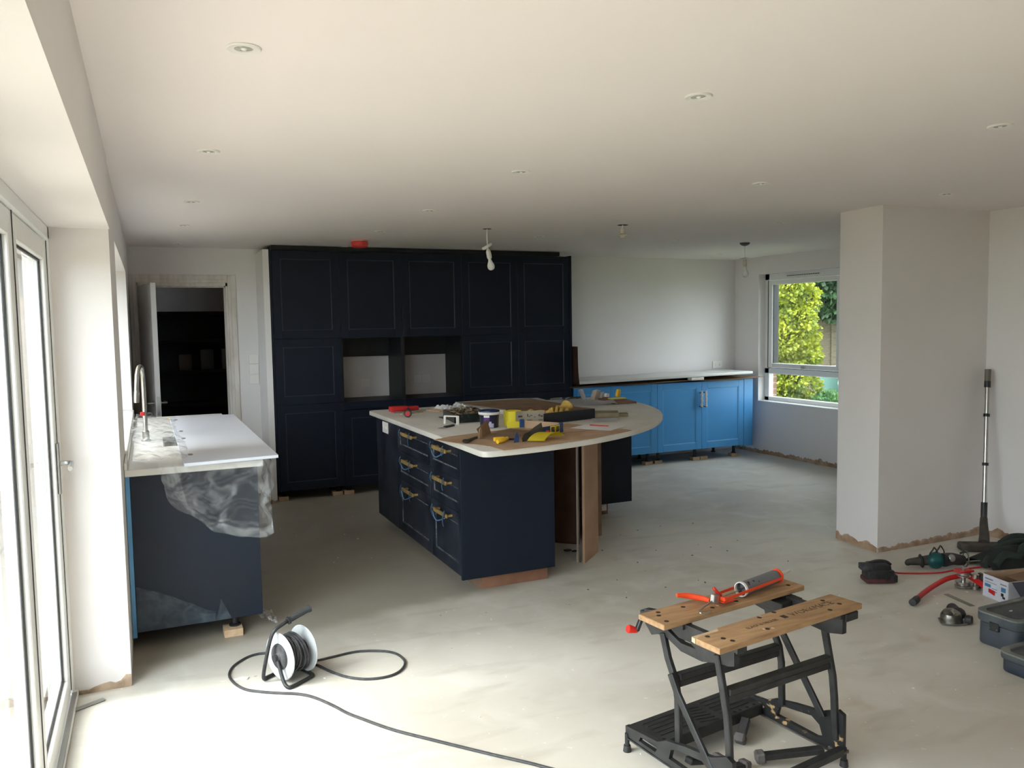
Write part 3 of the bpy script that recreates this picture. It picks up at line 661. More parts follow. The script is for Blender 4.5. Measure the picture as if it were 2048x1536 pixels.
# curved end of the island
def panel(name, label, p, q, th, z0, z1, mt, group='bare boards under the round end'):
    return solo(name, MB().bar((p[0], p[1], (z0+z1)/2), (q[0], q[1], (z0+z1)/2), th, z1-z0, .0015), mt, label, 'board', ((p[0]+q[0])/2, (p[1]+q[1])/2, z0), group)
panel('upright_board', 'light brown upright board standing under the round worktop, nearest the room', (2.625, 4.70), (2.85, 4.905), .018, 0, .893, mat('board_tan', (176, 144, 118), .8, rgb2=(160, 128, 102), scale=4))
panel('upright_board', 'dark brown board standing back between the navy end panel and the light board', (2.30, 5.66), (2.83, 5.13), .018, 0, .893, MDFD)
panel('upright_board', 'narrow dark brown board edge-on beside the light upright board', (2.598, 4.742), (2.612, 4.748), .010, 0, .893, mat('pale_edge', (170, 160, 150), .7))
panel('upright_board', 'brown upright board seen edge-on left of the hanging navy panel', (3.075, 5.27), (3.35, 5.95), .05, 0, .893, MDF)
panel('upright_board', 'dark upright board behind the light board under the round worktop', (2.93, 5.20), (3.02, 5.42), .02, 0, .893, MDFD)
t = thing('end_cabinet', 'navy cabinet with a plain panel under the far round end of the island', 'cabinet', (3.42, 6.1, 0))
part('carcass', MB().box(3.14+.26, 3.70, 5.83, 6.41, .105, .893), NAVY, t)
part('side_panel', MB().box(3.385, 3.714, 5.80, 5.82, .10, .893, .0015), NAVY, t)
part('plinth_block', MB().box(3.42, 3.512, 5.86, 6.38, 0, .104), MDF, t)
plate(None, (3.463, 5.859, .062), .06, .06, 'y', 'small white socket low on the brown block under the round end of the island', 'socket', 1)
feet(t, ((3.62, 6.3),), 0, .104)
# island worktop
pts = [(1.64+.05*(1-math.cos(a)), 4.05+.05*(1-math.sin(a))) for a in [PI/2*k/6 for k in range(7)]]
pts = [(1.64, 4.11), (1.648, 4.075), (1.668, 4.057), (1.70, 4.05)]
for k in range(1, 61):
    a = -PI/2+PI/2*k/60
    x = 1.64+2.25*math.cos(a); y = 6.3+2.25*math.sin(a)
    if x > 1.73: pts.append((x, y))
pts += [(3.885, 6.40), (3.86, 6.52), (3.82, 6.56), (1.68, 6.56), (1.65, 6.545), (1.64, 6.52)]
t = thing('island_worktop', 'large white stone island worktop with a quarter-round end, covered in tools', 'worktop', (2.6, 5.4, .895))
part('slab', MB().prism(pts, .895, TZ, None, .006), WQ, t)
# things on the worktop ------------------------------------------------------
def sheet(name, poly, z, th, mt, label, cat='cardboard', group=None, warp=.0):
    c = Vector((sum(p[0] for p in poly)/len(poly), sum(p[1] for p in poly)/len(poly), z))
    return solo(name, MB().prism(poly, z, z+th), mt, label, cat, c, group)
sheet('cardboard_sheet', [(1.555, 4.62), (1.60, 4.50), (1.625, 4.41), (1.70, 4.31), (1.745, 4.20), (1.758, 4.03), (2.03, 4.075), (2.41, 4.19), (2.63, 4.29), (2.80, 4.37), (2.79, 4.46), (2.70, 4.65), (2.627, 4.91), (2.30, 4.86), (1.95, 4.79), (1.684, 4.70)], TZ+.0008, .003, CARD, 'big brown cardboard sheet lying over the near edge of the island worktop')
c = MB().bar((2.05, 4.42, TZ+.0042), (2.72, 4.52, TZ+.0042), .006, .0006); c.bar((1.75, 4.52, TZ+.0042), (2.0, 4.46, TZ+.0042), .004, .0006)
solo('marker_line', c, BLK, 'dark crease line across the big cardboard sheet', 'line', (2.4, 4.47, TZ+.004))
# raised slab with card
sheet('worktop_offcut', [(2.385, 6.50), (2.335, 5.92), (2.50, 5.62), (3.05, 5.60), (3.15, 6.45), (2.9, 6.53)], TZ+.003, .032, QUARTZ, 'white worktop offcut lying on the island under a card', 'worktop')
def crv(u, v):
    x0 = 2.50+.46*u; p = Vector((2.44+.62*u-.06*v*(1-u), 5.56+.86*v, TZ+.037+.012*math.sin(u*2.4)*(1-v)))
    p.x += .12*(1-v)**2*(1-u)*.8; return p
solo('cardboard_sheet', MB().grid(crv, 14, 10, .003), CARD, 'brown cardboard sheet lying on the white offcut at the back of the island', 'cardboard', (2.75, 6.0, TZ+.04))
# red tool
t = thing('red_tool', 'red plastic tool body lying at the far left of the island worktop', 'tool', (1.86, 6.26, TZ))
part('body', MB().obox((1.815, 6.27, TZ+.030), (.145, .07, .042), Euler((0, 0, .05)), .006, 2), RED, t)
part('neck', MB().obox((1.94, 6.30, TZ+.026), (.10, .05, .034), Euler((0, 0, .05)), .006, 2), RED, t)
part('trigger', MB().obox((1.885, 6.235, TZ+.022), (.02, .02, .03), None, .004), BLK, t)
part('rod', MB().tube([(1.77, 6.22, TZ+.008), (2.04, 6.25, TZ+.008)], .006, 8), SATIN, t)
t = thing('tape_measure', 'small round red and black tape measure at the left edge of the island', 'tape measure', (1.782, 5.91, TZ))
part('case', MB().lathe([(0, 0), (.026, 0), (.03, .006), (.03, .026), (.026, .032), (0, .032)], (1.782, 5.90, TZ+.031), (-.35, -.93, 0), 20), BLK, t)
part('disc', MB().lathe([(0, 0), (.019, 0), (.019, .004), (0, .004)], (1.771, 5.870, TZ+.031), (-.35, -.93, 0), 18), RED, t)
for k, (p, q, lb) in enumerate((((1.78, 6.08), (1.99, 6.18), 'thin pale wood strip in front of the red tool'), ((2.02, 6.30), (2.12, 6.12), 'short pale wood strip right of the red tool'), ((2.10, 6.36), (2.20, 6.10), 'bent pale wood strip beside the white crumpled paper'))):
    solo('wood_strip', MB().bar((p[0], p[1], TZ+.006), (q[0], q[1], TZ+.006), .018, .010, .001), WOOD, lb, 'wood strip', ((p[0]+q[0])/2, (p[1]+q[1])/2, TZ), 'thin wood strips on the island')
def crumple(c, w, d, h, seed, n=22, f=3.2):
    def fn(u, v):
        k = nz3((u*f, v*f, seed), 1.0, seed); e = (1-(2*u-1)**4)*(1-(2*v-1)**4)
        return Vector((c[0]+(u-.5)*w+.03*k*w, c[1]+(v-.5)*d+.03*nz3((u*5, v*5, seed+3), 1)*d, c[2]+.001+h*e*(.55+.75*abs(k)+.35*abs(nz3((u*f*2.4, v*f*2.4, seed), 1, 4)))))
    return MB().grid(fn, n, n)
solo('crumpled_paper', crumple((2.21, 6.30, TZ), .14, .16, .035, 2), PAPER, 'crumpled piece of white paper between the red tool and the plastic bag', 'paper', (2.21, 6.30, TZ), angle=.3)
solo('plastic_bag', crumple((2.245, 6.02, TZ), .19, .30, .06, 5, 30, 4.4), FILMC, 'crumpled clear plastic bag on the island behind the black open tray', 'plastic bag', (2.245, 6.02, TZ), angle=.6)
# open toolbox with fittings
t = thing('tool_tray', 'black open tray of loose fittings on white metal legs at the left of the island', 'tray', (2.06, 5.5, TZ))
M_ = MB(); A0 = Vector((1.95, 5.33, 0)); ux = Vector((.995, .05, 0)).normalized(); vy = Vector((.14, .99, 0)).normalized()
def q2(u, v, z): return A0+ux*u+vy*v+Vector((0, 0, z))
TX = mat('printed_tray', (14, 24, 27), .3, rgb2=(52, 74, 78), scale=38, contrast=(.55, .7))
M_.bar(q2(0, 0, TZ+.032), q2(.27, 0, TZ+.032), .006, .058); M_.bar(q2(0, .40, TZ+.032), q2(.27, .40, TZ+.032), .006, .058)
M_.bar(q2(0, 0, TZ+.032), q2(0, .40, TZ+.032), .006, .058); M_.bar(q2(.27, 0, TZ+.032), q2(.27, .40, TZ+.032), .006, .058)
M_.bar(q2(0, .2, TZ+.006), q2(.27, .2, TZ+.006), .40, .005); part('tray_walls', M_, TX, t)
g = MB(); rnd = random.Random(4)
for k in range(170):
    u, v = .01+rnd.random()*.25, .01+rnd.random()*.38; p = q2(u, v, TZ+.045+.04*rnd.random()*math.sin(PI*u/.27)); a = rnd.random()*6.3
    d = Vector((math.cos(a), math.sin(a), rnd.random()*.7-.3))*.018
    g.bar(p-d, p+d, .008+.006*rnd.random(), .006)
part('fittings', g, mat('assorted_fittings', (148, 128, 100), .5, .2, rgb2=(70, 62, 54), scale=30), t, kind='stuff')
g = MB().box(1.88, 1.893, 5.35, 5.37, TZ, TZ+.055, .002); g.box(1.945, 1.962, 5.27, 5.29, TZ, TZ+.06, .002); g.bar((1.885, 5.36, TZ+.056), (1.955, 5.28, TZ+.056), .02, .008)
part('white_leg_frame', g, WHITEP, t, label='white metal leg frame')
t = thing('knife', 'utility knife with a grey handle and pale blade on the bare worktop', 'knife', (1.83, 5.17, TZ))
part('handle', MB().bar((1.805, 5.14, TZ+.008), (1.895, 5.20, TZ+.008), .02, .012, .003), BLK, t); part('blade', MB().bar((1.75, 5.105, TZ+.006), (1.805, 5.14, TZ+.006), .014, .002), SATIN, t)
# tub
t = thing('tub', 'dark plastic adhesive tub with a navy lid and purple label', 'tub', (2.085, 5.02, TZ))
part('body', MB().lathe([(0, .0), (.058, .0), (.062, .004), (.067, .100), (0, .100)], (2.085, 5.02, TZ), n=32), mat('tub_dark', (28, 26, 54), .35), t)
part('rim', MB().lathe([(.066, .088), (.073, .090), (.074, .106), (.068, .108)], (2.085, 5.02, TZ), n=32), WHITEP, t)
part('lid', MB().lathe([(0, .112), (.055, .112), (.062, .118), (.070, .116), (.071, .107), (0, .105)], (2.085, 5.02, TZ), n=32), mat('lid_navy', (24, 38, 84), .35), t)
def lab(a0, a1, z0, z1, r=.0668): return MB().grid(lambda u, v: Vector((2.085+(r-.0025+.004*(z0+(z1-z0)*v)/.1)*math.cos(a0+(a1-a0)*u), 5.02+(r-.0025+.004*(z0+(z1-z0)*v)/.1)*math.sin(a0+(a1-a0)*u), TZ+z0+(z1-z0)*v)), 10, 2)
part('label_panel', lab(-2.55, -1.95, .045, .07), mat('label_purple', (84, 36, 122), .5), t)
part('label_panel', lab(-2.55, -1.95, .072, .086), WHITEP, t)
part('label_panel', lab(-2.5, -1.5, .004, .032), mat('label_pale', (196, 190, 214), .5), t)
part('label_panel', lab(-2.0, -1.75, .03, .044), mat('label_pale', (196, 190, 214), .5), t)
# opened packaging
t = thing('opened_packaging', 'opened brown cardboard tool packaging with blue and yellow printed ends', 'box', (2.05, 4.55, TZ+.004))
z = TZ+.0045; P0, P1, P2, P3 = Vector((1.80, 4.53, z)), Vector((2.00, 4.33, z)), Vector((2.33, 4.50, z)), Vector((2.17, 4.86, z))
part('base_flap', MB().grid(lambda u, v: (P0.lerp(P1, u)).lerp(P3.lerp(P2, u), v)+Vector((0, 0, .006*math.sin(v*PI))), 6, 8, .003), CARD, t)
part('side_flap', MB().grid(lambda u, v: Vector((1.822+.13*u, 4.535+.14*u, z+.004+(.050+.035*u)*v))+Vector((-.02*v, .01*v, 0)), 4, 5, .003), CARD, t)
part('round_flap', MB().prism([(0, 0), (.035, 0), (.035, .045), (.028, .06), (.016, .065), (.005, .055), (0, .03)], 0, .003, Matrix.Translation((1.795, 4.49, z+.003)) @ Matrix.Rotation(.7, 4, 'Z') @ Matrix.Rotation(PI/2, 4, 'X')), CARD, t)
part('back_wall', MB().bar((2.15, 4.87, z+.023), (2.28, 4.84, z+.023), .004, .04), YELP, t)
part('blue_end', MB().bar((2.225, 4.835, z+.032), (2.255, 4.83, z+.032), .014, .055, .002), mat('print_blue', (38, 74, 130), .45), t)
part('back_panel', MB().bar((2.26, 4.83, z+.025), (2.42, 4.64, z+.02), .004, .05), CARD, t)
part('picture_side', MB().bar((2.19, 4.42, z+.028), (2.355, 4.50, z+.028), .004, .052), mat('print_blue', (38, 74, 130), .45), t)
for k in range(2):
    o = Vector((2.252+k*.045, 4.4465+k*.0218, z+.030)); dd = Vector((.9, .436, 0))
    part('picture_frame', MB().bar(o-Vector((.002, -.004, 0))*0+Vector((.002, -.004, 0)), o+dd*.046+Vector((.002, -.004, 0)), .002, .046), YELP, t)
    part('picture', MB().bar(o+dd*.007+Vector((.003, -.006, -.001)), o+dd*.039+Vector((.003, -.006, -.001)), .002, .034), mat('print_dark', (30, 30, 26), .5, rgb2=(120, 100, 60), scale=60), t)
part('orange_print', MB().bar((2.215, 4.427, z+.022), (2.245, 4.442, z+.022), .003, .014), ORANGE, t)
part('blue_corner', MB().bar((2.345, 4.495, z+.033), (2.375, 4.513, z+.033), .016, .062, .003), mat('print_blue', (38, 74, 130), .45), t)
part('front_lip', MB().prism([(0, 0), (.20, .0), (.20, .095), (.13, .075), (.07, .05), (.03, .045), (.0, .02)], 0, .003, Matrix.Translation((1.975, 4.255, z)) @ Matrix.Rotation(.42, 4, 'Z') @ Matrix.Rotation(PI/2-.25, 4, 'X')), mat('print_photo_black', (26, 27, 28), .35, rgb2=(74, 72, 66), scale=24), t)
part('blue_tab', MB().prism([(0, 0), (.04, 0), (.046, .03), (.036, .058), (.02, .04), (.004, .018)], 0, .003, Matrix.Translation((1.915, 4.245, z)) @ Matrix.Rotation(.35, 4, 'Z') @ Matrix.Rotation(PI/2-.2, 4, 'X')), mat('print_blue', (38, 74, 130), .45), t)
t = thing('hand_brush', 'small brush with black bristles and a grey handle on the cardboard', 'brush', (1.70, 4.40, TZ+.004))
part('bristles', MB().ball((1.668, 4.375, TZ+.017), .022, (1.15, .9, .55), 2, .25), BLK, t); part('handle', MB().tube([(1.685, 4.39, TZ+.015), (1.72, 4.42, TZ+.018), (1.765, 4.45, TZ+.022)], lambda u: .011-.003*u, 10), mat('dirty_handle', (70, 68, 54), .7, rgb2=(36, 36, 32), scale=40), t)
solo('yellow_block', MB().obox((1.865, 4.345, TZ+.018), (.07, .028, .026), Euler((0, 0, .1)), .006, 2), YEL, 'yellow plastic block lying flat on the cardboard, the one further back', 'block', (1.865, 4.345, TZ+.004), 'yellow plastic pieces')
solo('yellow_grip', MB().tube([(1.815, 4.255, TZ+.017), (1.85, 4.27, TZ+.019), (1.905, 4.32, TZ+.022)], .0125, 12), YEL, 'rounded yellow plastic handle lying in front of the yellow block', 'handle', (1.86, 4.28, TZ+.004), 'yellow plastic pieces')
solo('screwdriver', MB().tube([(1.90, 4.375, TZ+.012), (1.96, 4.335, TZ+.012)], .006, 8), BLK, 'thin black shaft lying between the yellow block and the packaging', 'tool', (1.93, 4.35, TZ+.004))
# abrasive paper
def arc(u, v):
    a = PI*.86*(v)+.22; return Vector((1.985+.085*u+.10*v+.0, 4.215-.055*u+.08*v, TZ+.005)) + Vector((.055*(1-math.cos(a)), .03*(1-math.cos(a)), .045*math.sin(a)))
solo('abrasive_sheet', MB().grid(arc, 6, 14, .0012), YELP, 'curled yellow sheet of sandpaper at the near edge of the island', 'sandpaper', (2.1, 4.25, TZ+.004))
t = thing('sandpaper_roll', 'yellow roll of sandpaper with its printed pale back unrolled to the right', 'sandpaper', (2.25, 5.03, TZ))
part('roll', MB().lathe([(.018, .002), (.062, .0), (.062, .098), (.018, .098), (.018, .002)], (2.27, 5.05, TZ+.001), n=32), YELP, t)
bkm = mat('paper_back', (214, 206, 186), .85, var=.05)
part('unrolled_tail', MB().grid(lambda u, v: Vector((2.265+.205*u, 4.986-.02*u+.012*math.sin(u*5), TZ+.004+.094*v)), 16, 2, .0015), bkm, t)
ink = MB()
for (u, z_, w_, h_) in ((.10, .062, .032, .012), (.10, .030, .034, .004), (.42, .068, .008, .020), (.47, .060, .010, .006), (.52, .066, .014, .006), (.42, .034, .034, .005), (.42, .010, .028, .006), (.64, .055, .012, .004), (.78, .066, .012, .014), (.85, .060, .016, .010), (.78, .034, .028, .004), (.78, .008, .024, .006)):
    x = 2.265+.205*u; ink.bar((x, 4.9835-.02*u+.012*math.sin(u*5), TZ+z_), (x+w_, 4.9835-.02*(u+w_/.2)+.012*math.sin((u+w_/.2)*5), TZ+z_), .0012, h_)
part('printing', ink, mat('ink', (92, 88, 82), .8), t)
# navy tray with gloves
t = thing('shallow_tray', 'shallow dark navy tray with a brown inside holding yellow gloves', 'tray', (2.6, 5.2, TZ))
F0 = Vector((2.462, 4.952, 0)); F1 = Vector((2.935, 5.068, 0)); du = (F1-F0).normalized(); dw = Vector((-du.y, du.x, 0)); Lw = (F1-F0).length; Dp = .42
def q3(a, b, z): return F0+du*a+dw*b+Vector((0, 0, z))
c = MB(); zc = TZ+.038
c.bar(q3(0, .008, zc), q3(Lw, .008, zc), .016, .072, .001); c.bar(q3(0, Dp, zc), q3(Lw, Dp, zc), .016, .072, .001)
c.bar(q3(.008, .016, zc), q3(.008, Dp, zc), .016, .072, .001); c.bar(q3(Lw-.008, .016, zc), q3(Lw-.008, Dp, zc), .016, .072, .001)
part('outer_wall', c, mat('tray_navy', (20, 25, 34), .4), t)
c = MB(); c.bar(q3(.016, Dp/2, TZ+.01), q3(Lw-.016, Dp/2, TZ+.01), Dp-.03, .012)
c.bar(q3(.016, .020, zc+.003), q3(Lw-.016, .020, zc+.003), .006, .068); c.bar(q3(.016, Dp-.012, zc+.003), q3(Lw-.016, Dp-.012, zc+.003), .006, .068)
c.bar(q3(.019, .02, zc+.003), q3(.019, Dp-.01, zc+.003), .006, .068); c.bar(q3(Lw-.019, .02, zc+.003), q3(Lw-.019, Dp-.01, zc+.003), .006, .068)
part('lining', c, MDF, t)
def glove(label, p, rz, s=1.):
    t = thing('work_glove', label, 'glove', p, 'gloves in the tray'); c = MB(); R_ = Matrix.Rotation(rz, 3, 'Z'); P = Vector(p)
    def tp(v): return P+R_ @ (Vector(v)*s)
    c.tube([tp((-.02, 0, .03)), tp((.03, .0, .035)), tp((.07, 0, .03))], lambda u: (.034-.006*abs(u-.5))*s, 14)
    for i, (y, l, dz) in enumerate(((-.026, .055, .03), (-.009, .075, .045), (.009, .07, .05), (.026, .055, .03))):
        c.tube([tp((.06, y, .035)), tp((.06+l*.5, y*1.3, .035+dz*.6)), tp((.06+l, y*1.5, .025+dz*.2))], .0115*s, 10)
    c.tube([tp((.0, .03, .03)), tp((.03, .055, .05)), tp((.055, .06, .045))], .0125*s, 10)
    part('leather', c, YELG, t, angle=3)
    part('cuff', MB().tube([tp((-.022, 0, .03)), tp((-.06, .01, .045)), tp((-.085, .02, .06))], lambda u: (.032+.010*u)*s, 14, caps=False), YELG, t)
glove('yellow leather work glove slumped at the left of the dark tray', tuple(q3(.10, .11, TZ+.018)), 2.6, 1.0)
glove('yellow leather work glove with its open cuff raised, right one in the dark tray', tuple(q3(.27, .13, TZ+.024)), 3.9, 1.15)
# wood offcuts, papers
solo('wood_offcut', MB().prism([(2.925, 5.10), (3.115, 5.035), (3.19, 5.17), (2.99, 5.27)], TZ+.001, TZ+.036, None, .002), mat('plywood', (150, 138, 112), .75, rgb2=(128, 116, 92), scale=9), 'thick brown wood offcut right of the dark tray, the taller one', 'offcut', (3.05, 5.15, TZ), 'wood offcuts on the island')
solo('wood_offcut', MB().prism([(3.13, 5.09), (3.21, 5.055), (3.26, 5.15), (3.20, 5.16)], TZ+.001, TZ+.020, None, .001), mat('plywood', (150, 138, 112), .75), 'thin brown wood offcut at the right end of the taller offcut', 'offcut', (3.2, 5.11, TZ), 'wood offcuts on the island')
def flat_paper(label, poly, z, lift=.0, group='papers on the island', lines=0):
    c = Vector((sum(p[0] for p in poly)/len(poly), sum(p[1] for p in poly)/len(poly), z)); z += .0006; a, b, cc, d = [Vector((p[0], p[1], z)) for p in poly]
    o = solo('paper_sheet', MB().grid(lambda u, v: a.lerp(b, u).lerp(d.lerp(cc, u), v)+Vector((0, 0, lift*(math.sin(u*PI)*.4+abs(u-.5)*(v)*1.2))), 10, 6, .0012) if lift else MB().prism([(p_.x, p_.y) for p_ in (a, b, cc, d)], z, z+.0012), PAPER, label, 'paper', c, group)
    if lines:
        l = MB()
        for k in range(lines):
            v = .15+.7*k/max(1, lines-1); p, q = a.lerp(b, .15).lerp(d.lerp(cc, .15), v), a.lerp(b, .55+.3*((k*7) % 3)/3).lerp(d.lerp(cc, .55+.3*((k*7) % 3)/3), v); l.bar(p+Vector((0, 0, .0012+lift*.5)), q+Vector((0, 0, .0012+lift*.5)), .004, .0004)
        part('written_lines', l, mat('pen_grey', (130, 130, 136), .8), o)
    return o
flat_paper('white sheet of paper with the red pencil on it, near the round edge', [(2.506, 4.655), (2.665, 4.41), (2.873, 4.548), (2.70, 4.775)], TZ+.0045)
t = thing('pencil', 'red pencil lying on the white sheet of paper', 'pencil', (2.72, 4.64, TZ+.006))
part('barrel', MB().tube([(2.682, 4.698, TZ+.0095), (2.762, 4.59, TZ+.0095)], .0042, 6, smooth=False), RED, t); part('tip', MB().tube([(2.762, 4.59, TZ+.0095), (2.772, 4.576, TZ+.0095)], lambda u: .0042-.0035*u, 6, smooth=False), ENDW, t)
flat_paper('folded printed note right of the pencil sheet, in front of the offcuts', [(2.80, 4.86), (2.965, 4.81), (3.06, 4.96), (2.885, 5.03)], TZ+.002, .012, lines=3)
flat_paper('large white drawing sheet at the far side of the island', [(3.10, 6.02), (3.47, 5.86), (3.66, 6.36), (3.26, 6.50)], TZ+.002, .004, lines=4)
flat_paper('small white sheet with a raised corner overlapping the far brown board', [(3.46, 5.85), (3.60, 5.82), (3.66, 6.0), (3.52, 6.06)], TZ+.006, .03, lines=3)
solo('brown_board', MB().prism([(3.60, 5.90), (3.80, 5.85), (3.86, 6.12), (3.80, 6.38), (3.74, 6.50), (3.69, 6.35)], TZ+.001, TZ+.016, None, .001), mat('board_red_brown', (132, 96, 80), .7, rgb2=(116, 82, 68), scale=6), 'reddish brown board at the far right of the island, under the yellow sponge', 'board', (3.74, 6.15, TZ))
z = TZ+.0165
solo('foil_packet', MB().obox((3.77, 6.12, z+.007), (.15, .07, .012), Euler((0, 0, -.1)), .004, 2), mat('packet_yellow', (214, 204, 110), .5), 'flat pale yellow packet lying on the reddish brown board', 'packet', (3.77, 6.12, z))
solo('yellow_sponge', MB().obox((3.80, 6.15, z+.014+.036), (.045, .03, .070), Euler((.15, .1, .3)), .012, 3), YEL, 'upright yellow sponge on the pale packet at the far right of the island', 'sponge', (3.80, 6.15, z+.014))
solo('white_cap', MB().obox((3.725, 6.22, z+.03), (.04, .03, .035), Euler((0, .1, .3)), .008, 2), WHITEP, 'small white cap left of the yellow sponge', 'cap', (3.725, 6.22, z))
for k, (x, y, rz, tl, h, lb, mt_) in enumerate(((3.56, 6.33, .5, -.35, .10, 'white paper bag standing up at the far side of the island, left piece', PAPER), (3.63, 6.28, -.4, .30, .095, 'brown and white paper bag standing at the far side of the island, right piece', mat('bag_beige', (196, 176, 152), .85, rgb2=(214, 208, 200), scale=12)), (3.72, 6.30, .2, .15, .06, 'small white torn card standing behind the reddish board', PAPER))):
    solo('paper_bag', MB().grid(lambda u, v: Vector((x, y, TZ+.004+(.0125 if k == 2 else 0)))+Matrix.Rotation(rz, 3, 'Z') @ Vector(((u-.5)*.075*(1-.35*v*(k == 2)), .012*math.sin(u*7+k), 0))+Vector((tl*v*h, 0, v*h*(1-.25*abs(u-.5)))), 8, 8, .0012), mt_, lb, 'paper bag', (x, y, TZ), 'upright papers on the island')
rnd = random.Random(11)
for k, (x, y, l, a, mt_, nm, lb) in enumerate(((3.36, 6.50, .10, .1, SATIN, 'pliers', 'steel pliers in the row of tools at the far edge of the island, leftmost'), (3.45, 6.46, .08, .7, mat('tool_grey', (110, 104, 96), .5, .3), 'spanner', 'grey spanner in the row of tools at the far edge of the island, second'), (3.52, 6.50, .10, -.2, BLK, 'clamp', 'black clamp in the row of tools at the far edge of the island, third'), (3.61, 6.50, .09, .3, DARKM, 'socket_wrench', 'dark socket wrench in the row of tools at the far edge of the island, rightmost'))):
    c = MB(); d = Vector((math.cos(a), math.sin(a), 0)); n_ = Vector((-d.y, d.x, 0)); P = Vector((x, y, TZ))
    c.tube([P-d*l/2+Vector((0, 0, .010)), P+Vector((0, 0, .014)), P+d*l/2+n_*.012+Vector((0, 0, .012))], .008, 8); c.tube([P-d*l/2+n_*.02+Vector((0, 0, .010)), P+Vector((0, 0, .015)), P+d*l/2+Vector((0, 0, .012))], .007, 8)
    c.ball(P+d*l*.5+Vector((0, 0, .014)), .014, (1.2, .9, .8), 1)
    solo(nm, c, mt_, lb, 'tool', (x, y, TZ), 'hand tools at the far edge')

# ================================================================== CABLE REEL
t = thing('cable_reel', 'extension cable reel with grey-white flanges on a black tube stand', 'cable reel', (.53, 3.73, 0))
ax = Vector((.9, .436, 0)).normalized(); C1 = Vector((.492, 3.735, .118)); C2 = C1+ax*.125
RW = mat('reel_white', (196, 200, 202), .4, rgb2=(178, 182, 184), scale=8)
for C_, nm in ((C1, 0), (C2, 1)):
    f = MB().lathe([(.03, -.004), (.100, -.003), (.106, -.005), (.109, 0), (.106, .004), (.100, .003), (.03, .004)], C_, ax, 48)
    fl = part('flange', f, RW, t)
part('drum', MB().lathe([(0, .003), (.045, .003), (.045, .122), (0, .122)], C1, ax, 28), BLK, t)
hb = part('hub_cap', MB().lathe([(0, -.022), (.018, -.022), (.022, -.014), (.056, -.012), (.060, -.006), (.060, -.003), (0, -.003)], C1, ax, 36), mat('hub_dusty', (48, 48, 50), .6, rgb2=(80, 80, 80), scale=30), t)
part('hub_boss', MB().lathe([(0, -.036), (.015, -.036), (.018, -.02), (0, -.02)], C1, ax, 20), BLK, hb)
w = MB(); up_ = Vector((0, 0, 1)); sd = ax.cross(up_)
for L_ in range(3):
    R_ = .052+.0095*L_
    pts_ = []
    turns = 10-2*L_
    for i in range(turns*18+1):
        a = 2*PI*i/18; s = i/(turns*18); s = s if L_ % 2 == 0 else 1-s
        pts_.append(C1+ax*(.012+s*(.098-.018*L_)+.004*math.sin(a*.37+L_))+(sd*math.cos(a)+up_*math.sin(a))*(R_+.002*math.sin(a*1.7+L_)))
    w.tube(pts_, .0052, 7, smooth=False)
for k in range(4):
    R_ = .082+.002*k; w.tube([C1+ax*(.02+.022*k+.012*math.sin(a+k))+(sd*math.cos(a)+up_*math.sin(a))*R_ for a in [2*PI*i/40 for i in range(40)]], .0055, 7, smooth=False, closed=True)
part('wound_cable', w, mat('cable_rubber', (44, 45, 48), .55, rgb2=(66, 66, 68), scale=40), t)
fr = MB(); r_ = .0085
fr.tube([(.473, 3.727, .118), (.478, 3.712, .10), (.492, 3.665, .030), (.506, 3.638, .010), (.530, 3.640, .0095), (.618, 3.700, .0095), (.632, 3.716, .0095), (.625, 3.745, .0095), (.600, 3.80, .0095), (.575, 3.835, .0095), (.52, 3.835, .0095), (.44, 3.79, .0095), (.420, 3.765, .014), (.418, 3.752, .05), (.440, 3.742, .16), (.455, 3.738, .215), (.475, 3.74, .245), (.515, 3.755, .262), (.545, 3.77, .270)], r_, 12, sub=5)
fr.tube([(.600, 3.80, .0095), (.622, 3.803, .03), (.618, 3.797, .10), (.607, 3.794, .117)], r_*.9, 10)
part('stand', fr, BLK, t)
part('grip', MB().tube([(.535, 3.766, .268), (.585, 3.785, .281), (.645, 3.808, .296)], lambda u: .0135+(.003 if u < .08 or u > .93 else 0), 16, sub=8), mat('foam_grip', (54, 56, 58), .8, bump=.2, bscale=200), t)
part('collar', MB().lathe([(0, -.004), (.019, -.004), (.019, .004), (0, .004)], (.538, 3.767, .2685), (.9, .33, .25), 18), BLK, t)
cz = .0062
pth = [(.575, 3.80, .045), (.62, 3.815, .012), (.669, 3.835), (.712, 3.735), (.772, 3.634), (.848, 3.571), (.935, 3.553), (1.003, 3.578), (1.050, 3.640), (1.066, 3.707), (1.051, 3.792), (.994, 3.856), (.882, 3.903), (.758, 3.892), (.674, 3.885), (.60, 3.93), (.53, 4.03), (.46, 4.090), (.389, 4.083), (.313, 4.006), (.280, 3.913), (.287, 3.817), (.327, 3.714), (.392, 3.652), (.469, 3.600), (.538, 3.556), (.594, 3.493), (.652, 3.383), (.693, 3.286), (.737, 3.209), (.83, 3.06), (.96, 2.90), (1.11, 2.72), (1.248, 2.558), (1.33, 2.42), (1.30, 2.2), (1.1, 1.9), (.9, 1.4)]
pth = [p if len(p) == 3 else (p[0], p[1], cz) for p in pth]
solo('cable', MB().tube(pth, .0058, 8, sub=6), MATS['cable_rubber'], 'black extension cable looping over the floor from the cable reel', 'cable', (.7, 3.6, 0))

